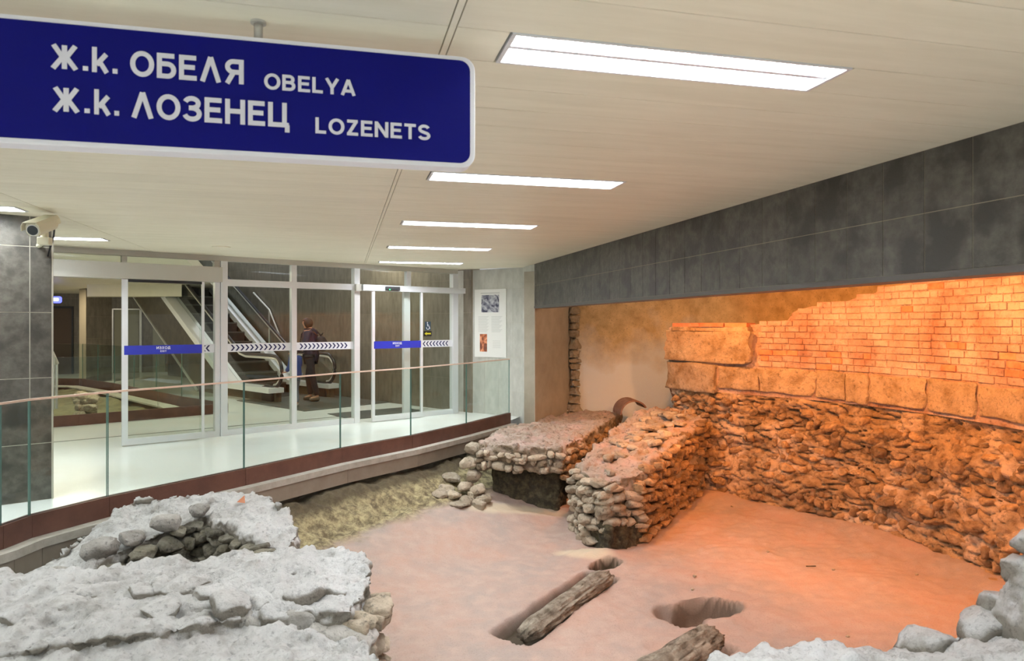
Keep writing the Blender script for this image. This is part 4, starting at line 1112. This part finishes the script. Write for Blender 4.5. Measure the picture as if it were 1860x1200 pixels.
# ================================================================== INNER HALL
EA = CW(-.743, .669); EN1 = CW(-4.6, 13.9)
EF = F(EN1, EA)               # u up the escalator, v : towards the near-left side
EF.v = -CW(.669, .743)        # v negative = far side
SL = math.tan(math.radians(30)); T1 = 1.85
def zd(t, base): return base if t < T1 else base+SL*(t-T1)
esc = empty('escalator', EN1, 'escalator climbing to the upper left behind the glass front', 'escalator')
TE = 10.5
def side_profile(lo, hi, t0=.15):
    return [(t0, lo), (T1+.1, lo), (TE, lo+SL*(TE-T1-.1)), (TE, hi+SL*(TE-T1)), (T1, hi), (t0, hi)]
for vv, nm in ((0, 'near'), (-1.25, 'far')):
    s = 1 if nm == 'near' else -1
    MB(EF).extr(side_profile(.20, .30), vv-(.08 if nm == 'near' else .14), vv+(.26 if nm == 'near' else .12)).build('deck_cover', 'deck_white', esc)
    MB(EF).extr([(.5, .0), (2.6, .0), (3.9, .0), (TE, SL*(TE-3.9)), (TE, .2+SL*(TE-T1)), (T1, .2), (.2, .2), (.2, 0)], vv-.05, vv+.07).build('side_cladding', 'cladding', esc)
    MB(EF).extr([(3.85, 0), (TE, SL*(TE-3.85)), (TE, .05+SL*(TE-3.85)), (3.78, .02)], vv-.08, vv+.10).build('lower_trim', 'metal_light', esc)
    # glass
    zt = .90
    gp = [(.42, .30), (T1, .30), (TE, .30+SL*(TE-T1)), (TE, zt+SL*(TE-T1)), (T1-.12, zt), (.42, zt)]
    arc = [(.42+.30*math.cos(math.radians(a)), .60+.30*math.sin(math.radians(a))) for a in range(100, 261, 16)]
    MB(EF).extr(gp[:5]+[(.42, zt)]+arc, vv-.006, vv+.006).build('balustrade_glass', 'glass', esc)
    # handrail and its bright carrier
    path = [(.75, .30), (.55, .29), (.40, .30)]+[(.42+.33*math.cos(math.radians(a)), .62+.33*math.sin(math.radians(a))) for a in range(250, 95, -12)]+[(.6, .95), (T1-.25, .95), (T1+.02, 1.0), (T1+.25, .97+SL*.27), (TE, .95+SL*(TE-T1+.1))]
    pts_ = [EF(a, vv, b) for a, b in path]
    MB().tube(pts_, .034, 10).build('handrail', 'rubber', esc, smooth=True)
    pin = [EF(.42+(a-.42)*.9 if a < .6 else a, vv+.0, b-.055 if b > .8 else b+(.04 if b < .4 else 0)) for a, b in path[2:]]
    MB().tube(pin, .026, 8).build('handrail_carrier', 'metal_light', esc, smooth=True)
    MB(EF).box(.30, .75, vv-.09, vv+.11, 0, .31).build('newel_base', 'dark', esc, bevel=.03)
# floor plate and steps
MB(EF).box(-1.5, 1.1, -1.75, .45, 0, .012).build('landing_plate', 'plate', esc)
for i in range(24):
    t = 1.1+i*.40; z = 0.0 if t < T1 else SL*(t-T1)*1.0
    zz = .02 if t < 1.8 else .02+.231*round((t-1.5)/.40)
    MB(EF).box(t, t+.42, -1.13, -.12, zz-.24, zz).build('step', 'step', esc)
    MB(EF).box(t-.005, t, -1.13, -.12, zz-.03, zz+.002).build('step_nosing', 'plate', esc)
# wall beyond the escalator
W0 = CW(-3.72, 14.9)-CW(.743, -.669)*-9.5
W1 = CW(-3.72, 14.9)+CW(.743, -.669)*3.9
W0 = CW(-3.72, 14.9)+CW(-.743, .669)*9.5
tiled_wall('wall_stairwell', W0+CW(.1, .11), W1+CW(.1, .11), -.0, 6.0, [.6*i+.3 for i in range(24)], [.6*i for i in range(1, 10)], 'tile_brown', 'grout_dim', thick=.2, gap=.004, label='brown grey tiled wall behind the escalator', cat='wall')
# small handrail post behind the escalator
hr_ = empty('handrail_post', EF(4.2, -1.45, 0), 'thin metal handrail on posts beyond the escalator', 'handrail')
MB().tube([EF(3.2, -1.42, .9), EF(3.2, -1.42, 1.95)], .02, 8).build('post', 'metal_light', hr_)
MB().tube([EF(2.7, -1.42, 1.3), EF(3.2, -1.42, 1.95), EF(4.0, -1.42, 2.4)], .02, 8).build('rail', 'metal_light', hr_)
# dark mat inside the right door
MB(FR).box(fu(655), fu(800), -1.3, -.35, 0, .008).build('entrance_mat', 'mat_dark', label='dark entrance mat inside the right sliding door', cat='mat')
# back wall of the inner hall with doors
BW0 = CW(-22, 19.5); BW1 = CW(-6.6, 24.5)
bwl, BF = tiled_wall('wall_inner_back', BW0, BW1, 0, CEIL, [.6*i for i in range(1, 28)], [.6, 1.2, 1.8, 2.4], 'tile_brown', 'grout_dim', thick=.2, label='brown tiled back wall of the inner hall', cat='wall')
def bu(px):
    t = (px-930)/1250; dx, dy = 15.4, 5.0; return (19.5*t+22)/(dx-dy*t)*math.hypot(dx, dy)
dd1 = empty('door_3', BF(bu(112), .03, 0), 'dark brown door at the far back of the inner hall', 'door', kind='structure')
MB(BF).box(bu(98), bu(131), .012, .05, 0, 2.1).build('door_leaf', 'door_dark', dd1)
MB(BF).box(bu(95), bu(98), .012, .08, 0, 2.15).build('door_frame', 'dark', dd1); MB(BF).box(bu(131), bu(134), .012, .08, 0, 2.15).build('door_frame', 'dark', dd1)
MB(BF).box(bu(95), bu(134), .012, .08, 2.1, 2.16).build('door_frame', 'dark', dd1)
dd2 = empty('door_4', BF(bu(232), .03, 0), 'beige metal double door at the far back of the inner hall', 'door', kind='structure')
MB(BF).box(bu(208), bu(253), .012, .05, 0, 2.05).build('door_leaf', 'door_beige', dd2)
for a, b, z0, z1 in ((204, 207, 0, 2.1), (254, 258, 0, 2.1), (204, 258, 2.06, 2.1)): MB(BF).box(bu(a), bu(b), .012, .08, z0, z1).build('door_frame', 'metal_light', dd2)
MB(BF).box(bu(278), bu(300), .012, .04, 0, 2.0).build('door_5', 'door_beige', kind='structure', label='narrow beige door panel behind the escalator side', cat='door')
es = empty('lit_sign', BF(bu(100), .5, 1.9), 'small lit blue sign over the far dark door', 'sign')
p = R(98, 16.5, 2.19)
es.location = p; WL[es.name] = p.copy()
fs_ = F(p, CW(1, .1))
MB(fs_).extr(rrect(-.18, .16, 2.10, 2.26, .05), -.04, 0).build('sign_box', 'lit_sign', es)
MB(fs_).extr(rrect(-.12, .11, 2.15, 2.22, .03), 0, .004).build('lit_panel', 'lit_white', es)
MB().tube([fs_(-.05, -.02, 2.26), fs_(-.05, -.02, CEIL)], .01, 6).build('hanger', 'dark', es)
# boxed beams under the inner ceiling and a tiled pillar
MB().prism([R(158, 17), R(330, 17), R(330, 17.5), R(158, 17.5)], z0=2.28, z1=CEIL).build('beam', 'ceiling', kind='structure', label='boxed cream beam under the inner hall ceiling', cat='beam')
pil, _ = tiled_wall('pillar', R(156, 18.8), R(203, 19.3), 0, CEIL, [.35], [.6, 1.2, 1.8, 2.4], 'tile_brown', 'grout_dim', thick=.5, label='brown tiled pillar in the inner hall', cat='pillar')
# left side wall closing the inner hall
MB(F(CW(-22, 19.5), CW(3, -8))).box(0, 12, -.2, 0, 0, CEIL).build('wall_left', 'tile_brown', kind='structure', label='tiled left wall of the inner hall', cat='wall')

# ---- second pit
p2 = empty('glass_balustrade', pit2[1], 'glass balustrade with rust brown kerb around the small inner pit', 'balustrade')
PP = pit2[:]
for i in range(len(PP)-1):
    a, b = PP[i], PP[i+1]; fr_ = F(a, b-a); L_ = (b-a).length
    s = 1
    MB(fr_).box(0, L_, -.015, .015, -.25, .17).build('kerb_plate', 'corten', p2)
    k = max(1, round(L_/1.3))
    for j in range(k):
        u0_, u1_ = L_*j/k+.006, L_*(j+1)/k-.006
        q = MB(fr_); vs_ = [fr_(x, y, z) for z in (.17, 1.08) for y in (-.006, .006) for x in (u0_, u1_)]
        q.add(vs_, [(0, 1, 5, 4), (2, 6, 7, 3)], 0); q.add(vs_, [(4, 5, 7, 6)], 2); q.add(vs_, [(1, 3, 7, 5), (0, 4, 6, 2)], 1)
        q.build('glass_panel', ['glass_rail', 'glass_edge', 'rail_top_reflection'], p2, fix=False)
# ledge inside the far side
in2 = offs(PP, .0)
strip('ledge_strip', [PP[2]+CW(-.3, -.1), PP[3], PP[4], PP[5], PP[6]], -.12, -.40, -.03, .0, 'concrete', p2)
# soil and ruin inside
gpts = []
mbp = MB()
NXP, NYP = 60, 50
x0_, x1_ = min(p.x for p in PP), max(p.x for p in PP); y0_, y1_ = min(p.y for p in PP), max(p.y for p in PP)
def inside(x, y):
    c_ = False; n_ = len(PP)
    for i in range(n_):
        a, b = PP[i], PP[(i+1) % n_]
        if (a.y > y) != (b.y > y) and x < (b.x-a.x)*(y-a.y)/(b.y-a.y)+a.x: c_ = not c_
    return c_
VV = []; FF = []
for i in range(NYP+1):
    for j in range(NXP+1):
        x, y = x0_+(x1_-x0_)*j/NXP, y0_+(y1_-y0_)*i/NYP
        VV.append(Vector((x, y, -.10+.12*noise.noise(Vector((x*.9, y*.9, 3)))+.04*noise.noise(Vector((x*4, y*4, 3)))-.4*max(0, 1-(Vector((x, y))-R(190, 13.3).xy).length/.8))))
for i in range(NYP):
    for j in range(NXP):
        xc, yc = x0_+(x1_-x0_)*(j+.5)/NXP, y0_+(y1_-y0_)*(i+.5)/NYP
        if inside(xc, yc):
            a = i*(NXP+1)+j; FF.append((a, a+1, a+NXP+2, a+NXP+1))
mbp.add(VV, FF).build('ground_inner_pit', mat('olive_soil', (.26, .24, .14), .95, col2=(.14, .12, .07), nscale=3, bump=.8, bscale=14), kind='structure', label='olive soil inside the small inner pit', cat='ground', smooth=True, fix=False)
ri = empty('ruined_wall', R(155, 12.4, -.1), 'small mound of yellowish stones in the inner pit', 'ruined wall')
for i in range(16):
    put_stone(ri, 'stone_beige', R(rs.uniform(140, 170), rs.uniform(12.0, 12.9), rs.uniform(-.05, .28)), (.26, .2, .14), rs.uniform(0, 3), .4)
# short stair rail near the column
sr = empty('stair_handrail', R(100, 11.6, 0), 'pale sloping handrail beside the slate column in the inner hall', 'handrail')
MB().tube([R(90, 11.4, 1.2), R(103, 11.6, .93)], .035, 8).build('rail', 'metal_light', sr)
MB().tube([R(97, 11.5, .17), R(97, 11.5, 1.05)], .02, 8).build('post', 'metal_light', sr)
MB().tube([R(103, 11.6, .17), R(103, 11.6, .93)], .02, 8).build('post', 'metal_light', sr)

# inner lights
def inner_light(p, power, col=(1, .86, .62), sx=1.2, z=CEIL):
    area_light('inner_lamp', (p.x, p.y, z-.01), sx, .3, power, col)
inner_light(CW(-9.5, 14.5), 75); inner_light(CW(-7.0, 12.2), 60); inner_light(CW(-12.5, 18), 60)
area_light('stairwell_lamp', CW(-5.2, 17.5, 5.9), 2.5, 1.0, 1100, (.93, .92, 1.0))
area_light('stairwell_lamp', CW(-3.0, 13.2, 3.6), 1.2, .3, 70, (1, .9, .72))

# ------------------------------------------------------------------ information board
def pu(px):      # bearing to distance along the poster wall
    t = (px-930)/1250; dv = CW(t, 1); n = Vector((dv.y, -dv.x, 0)); return -(PWF.o.dot(n))/PWF.u.dot(n)
ib = empty('information_board', PWF(pu(892), .012, 1.0), 'white information board with two photographs on the grey tiled wall', 'poster')
u0_, u1_ = pu(864), pu(921)
Wb = u1_-u0_; zt_, zb_ = 2.215, 1.01
MB(PWF).box(u0_, u1_, .012, .03, zb_, zt_).build('board', 'paper', ib)
def ub_(f): return u0_+Wb*f
def zb2(f): return zt_-(zt_-zb_)*f
MB(PWF).box(ub_(.22), ub_(.78), .03, .032, zb2(.34), zb2(.085)).build('photograph', 'photo_dig', ib, label='grey aerial photograph of the dig')
MB(PWF).box(ub_(.17), ub_(.40), .03, .032, zb2(.92), zb2(.66)).build('photograph', 'photo_orange', ib, label='small orange photograph')
m = MB(PWF)
for f in (.050, .062): m.box(ub_(.2), ub_(.8), .03, .0315, zb2(f+.006), zb2(f))
for i in range(15):
    z = .40+i*.016
    m.box(ub_(.12), ub_(.45-.03*(i % 3)), .03, .0315, zb2(z+.0035), zb2(z)); m.box(ub_(.54), ub_(.88-.03*(i % 4)), .03, .0315, zb2(z+.0035), zb2(z))
for i in range(6): m.box(ub_(.58), ub_(.82), .03, .0315, zb2(.76+i*.02), zb2(.757+i*.02))
m.build('printed_lines', 'ink', ib, kind='stuff')

# ------------------------------------------------------------------ security camera
cv = empty('security_camera', fc(-.1, .2, 2.2), 'cream security camera on the slate column under the ceiling', 'camera')
ax0 = CW(-3.985, 5.84, 2.425); axd = (CW(-3.955, 5.62, 2.35)-CW(-4.02, 6.03, 2.49)).normalized()
side = axd.cross(Vector((0, 0, 1))).normalized(); upv = side.cross(axd)
def lbox(m_, a, b, c_, d, e, f):
    vs_ = [ax0+axd*x+side*y+upv*z for z in (e, f) for y in (c_, d) for x in (a, b)]
    m_.add(vs_, [(0, 2, 3, 1), (4, 5, 7, 6), (0, 1, 5, 4), (2, 6, 7, 3), (1, 3, 7, 5), (0, 4, 6, 2)]); return m_
m = MB(); n = 20
def lextr(m_, prof, a, b):
    k = len(prof)
    vs_ = [ax0+axd*a+side*p[0]+upv*p[1] for p in prof]+[ax0+axd*b+side*p[0]+upv*p[1] for p in prof]
    m_.add(vs_, [tuple(range(k)), tuple(reversed(range(k, 2*k)))]+[(i, (i+1) % k, (i+1) % k+k, i+k) for i in range(k)]); return m_
pf = [(-.055, .03), (-.045, .055), (.045, .055), (.055, .03), (.055, -.02), (.035, -.05), (-.035, -.05), (-.055, -.02)]
hs = lextr(MB(), pf, -.16, .16).build('housing', 'cctv', cv, bevel=.004)
sh = [(-.072, .0), (-.068, .045), (-.05, .072), (.05, .072), (.068, .045), (.072, .0), (.066, .0), (.062, .042), (.047, .066), (-.047, .066), (-.062, .042), (-.066, .0)]
lextr(MB(), sh, -.17, .20).build('sunshield', 'cctv', cv)
m = MB().tube([ax0+axd*.160, ax0+axd*.169], .040, 24).build('lens_window', 'lens', hs)
m = MB().tube([ax0+axd*.158, ax0+axd*.165], .047, 24).build('lens_ring', 'metal_light', hs)
pj = ax0+axd*-.02+upv*-.05
MB().tube([pj, pj+Vector((0, 0, -.05))], .03, 12).build('swivel', 'cctv', cv)
pb_ = pj+Vector((0, 0, -.075)); q2 = fc(-.10, .012, pb_.z)
MB().box(pb_.x-.045, pb_.x+.045, pb_.y-.04, pb_.y+.05, pb_.z-.035, pb_.z+.03).build('bracket', 'cctv', cv, bevel=.006)
MB().tube([pb_, Vector((q2.x, q2.y, pb_.z))], .022, 10).build('arm', 'cctv', cv)
MB().tube([ax0+axd*-.17, ax0+axd*-.22+Vector((0, 0, -.03)), ax0+axd*-.2+Vector((0, 0, -.12)), fc(-.03, .02, 2.22)], .008, 8).build('cable', 'dark', cv, smooth=True)

# ------------------------------------------------------------------ people
def skin_obj(name, V_, E_, R_, m_, parent, fr_, root=0, sub=2):
    me_ = bpy.data.meshes.new(name)
    me_.from_pydata([fr_(v[0], v[1], v[2])-wl(parent) for v in V_], E_, []); me_.materials.append(M[m_])
    o = bpy.data.objects.new(name, me_); C.objects.link(o); o.parent = parent
    md = o.modifiers.new('skin', 'SKIN'); md.use_smooth_shade = True
    sv = me_.skin_vertices[0].data
    for i, r in enumerate(R_): sv[i].radius = (r, r) if not isinstance(r, tuple) else r
    sv[root].use_root = True
    s_ = o.modifiers.new('sub', 'SUBSURF'); s_.levels = sub; s_.render_levels = sub
    WL[o.name] = wl(parent); return o
def person(base, facing, H, label, cols, lean=.0, step=.12, arm=.25, pack=False):
    s = H/1.70; fr_ = F(base, facing); z0 = base.z
    P = empty('person', base, label, 'person')
    f = lambda u, v, z: fr_(u*s+lean*z*s*.12, v*s, z0+z*s)
    # body
    Vb = [(0, 0, .93), (0, 0, 1.08), (.01, 0, 1.28), (.0, 0, 1.42), (.02, 0, 1.50), (.045, 0, 1.57), (.03, 0, 1.645),
          (0, .16, 1.40), (.02, .22, 1.15), (arm, .19, 1.02), (0, -.16, 1.40), (.02, -.22, 1.15), (arm, -.19, 1.0),
          (0, .09, .88), (step+.04, .09, .50), (step, .09, .09), (step+.15, .09, .04), (0, -.09, .88), (-step+.04, -.09, .49), (-step-.05, -.09, .09), (-step+.10, -.09, .04), (.135, 0, 1.575), (.11, 0, 1.515)]
    Eb = [(0, 1), (1, 2), (2, 3), (3, 4), (4, 5), (5, 6), (3, 7), (7, 8), (8, 9), (3, 10), (10, 11), (11, 12), (0, 13), (13, 14), (14, 15), (15, 16), (0, 17), (17, 18), (18, 19), (19, 20), (5, 21), (4, 22)]
    Rb = [.12, .10, .12, .09,   .055, .098, .088, .055, .042, .03, .055, .042, .03, .085, .058, .04, .035, .085, .058, .04, .035, .012, .032]
    skin_obj('body', Vb, Eb, [r*s for r in Rb], 'skin', P, f)
    # jacket
    Vj = [(-.01, 0, .76), (-.01, 0, .98), (0, 0, 1.15), (.01, 0, 1.30), (0, 0, 1.41), (0, .16, 1.40), (.02, .23, 1.16), (arm*.9, .195, 1.03), (0, -.16, 1.40), (.02, -.23, 1.16), (arm*.9, -.195, 1.02), (.01, 0, 1.47)]
    Ej = [(0, 1), (1, 2), (2, 3), (3, 4), (4, 5), (5, 6), (6, 7), (4, 8), (8, 9), (9, 10), (4, 11)]
    Rj = [(.185, .17), (.185, .16), .165, .175, .14, .095, .076, .06, .095, .076, .06, .085]
    skin_obj('jacket', Vj, Ej, [(r*s if not isinstance(r, tuple) else (r[0]*s, r[1]*s)) for r in Rj], cols['jacket'], P, f)
    Vt = [(0, 0, .92), (0, .095, .86), (step+.035, .09, .50), (step, .09, .10), (0, -.095, .86), (-step+.035, -.09, .49), (-step-.05, -.09, .10)]
    Et = [(0, 1), (1, 2), (2, 3), (0, 4), (4, 5), (5, 6)]
    skin_obj('trousers', Vt, Et, [x*s for x in (.125, .098, .074, .062, .098, .074, .062)], cols['trousers'], P, f)
    for sx_, sv_ in ((step, .09), (-step-.05, -.09)):
        skin_obj('shoe', [(sx_-.05, sv_, .05), (sx_+.05, sv_, .045), (sx_+.17, sv_, .035)], [(0, 1), (1, 2)], [.052*s, .05*s, .036*s], cols['shoe'], P, f)
    # hands with five fingers
    for sg, zz in ((1, 1.02), (-1, 1.0)):
        bx = arm; by = sg*.19
        Vh = [(bx, by, zz), (bx+.05, by, zz-.01)]; Eh = [(0, 1)]; Rh = [.026, .030]
        for k in range(4):
            yy = by+(k-1.5)*.019; l_ = (.035, .042, .04, .03)[k]; n0 = len(Vh)
            Vh += [(bx+.085, yy, zz-.012), (bx+.085+l_*.7, yy, zz-.022), (bx+.085+l_, yy, zz-.045)]; Eh += [(1, n0), (n0, n0+1), (n0+1, n0+2)]; Rh += [.0095, .0085, .0075]
        n0 = len(Vh); Vh += [(bx+.045, by-sg*.038, zz-.012), (bx+.075, by-sg*.048, zz-.02)]; Eh += [(1, n0), (n0, n0+1)]; Rh += [.011, .0085]
        skin_obj('hand', Vh, Eh, [r*s for r in Rh], 'skin', P, f, sub=1)
    # hair : cap over the back and top of the head
    hm = MB(); nu_, nv_ = 18, 14; hv = []; keepf = []
    for i in range(nv_+1):
        ph = math.pi*i/nv_
        for j in range(nu_):
            th = 2*math.pi*j/nu_; dx_, dy_, dz_ = math.sin(ph)*math.cos(th), math.sin(ph)*math.sin(th), math.cos(ph)
            k_ = 1+.05*noise.noise(Vector((dx_*3, dy_*3, dz_*2)))
            low = max(0, -dz_)
            hv.append(f(.030-.015*low+dx_*.108*k_*(1-.25*low), dy_*.100*k_*(1+.05*low), 1.585+dz_*(.112 if dz_ > 0 else .125)*k_))
    for i in range(nv_):
        for j in range(nu_):
            th = 2*math.pi*(j+.5)/nu_; ph = math.pi*(i+.5)/nv_; cx_, cz_ = math.sin(ph)*math.cos(th), math.cos(ph)
            if cx_ > .34 and cz_ < .48: continue
            if cz_ < -.9: continue
            keepf.append((i*nu_+j, i*nu_+(j+1) % nu_, (i+1)*nu_+(j+1) % nu_, (i+1)*nu_+j))
    ho = hm.add(hv, keepf).build('hair', cols['hair'], P, smooth=True)
    sd = ho.modifiers.new('thick', 'SOLIDIFY'); sd.thickness = .018*s; sd.offset = -1
    for sg in (1, -1):
        skin_obj('eye', [(.118, sg*.033, 1.592), (.124, sg*.033, 1.592)], [(0, 1)], [.009*s]*2, 'dark', P, f, sub=1)
    if pack:
        bp_ = empty('backpack', f(-.2, 0, 1.2), 'black backpack worn by the woman in the navy jacket', 'backpack')
        skin_obj('bag', [(-.24, 0, 1.0), (-.25, 0, 1.15), (-.20, 0, 1.33), ], [(0, 1), (1, 2)], [(.15*s, .12*s), (.17*s, .13*s), (.14*s, .10*s)], 'black_cloth', bp_, f)
        for sg in (1, -1):
            MB().tube([f(-.20, sg*.1, 1.32), f(-.10, sg*.12, 1.44), f(.02, sg*.12, 1.475), f(.13, sg*.115, 1.36), f(.16, sg*.13, 1.22), f(.08, sg*.17, 1.08), f(-.14, sg*.14, 1.02)], .014*s, 6).build('strap', 'black_cloth', bp_, smooth=True)
        MB().tube([f(-.24, -.03, 1.34), f(-.27, 0, 1.385), f(-.24, .03, 1.34)], .010*s, 6).build('handle_loop', 'black_cloth', bp_, smooth=True)
    return P
person(CW(-4.10, 14.2, .014), CW(-.93, .02), 1.72, 'woman with dark bobbed hair in a navy padded jacket stepping onto the escalator',
       dict(jacket='navy', trousers='trousers', shoe='brown_shoe', hair='hair'), lean=.45, step=.07, arm=.26, pack=True)
person(CW(-4.16, 13.3, .014), CW(-.9, .35), 1.12, 'child in a bright blue jacket and pale jeans beside the escalator newel',
       dict(jacket='blue_jacket', trousers='jeans', shoe='shoe', hair='hair'), lean=.3, step=.04, arm=.2)
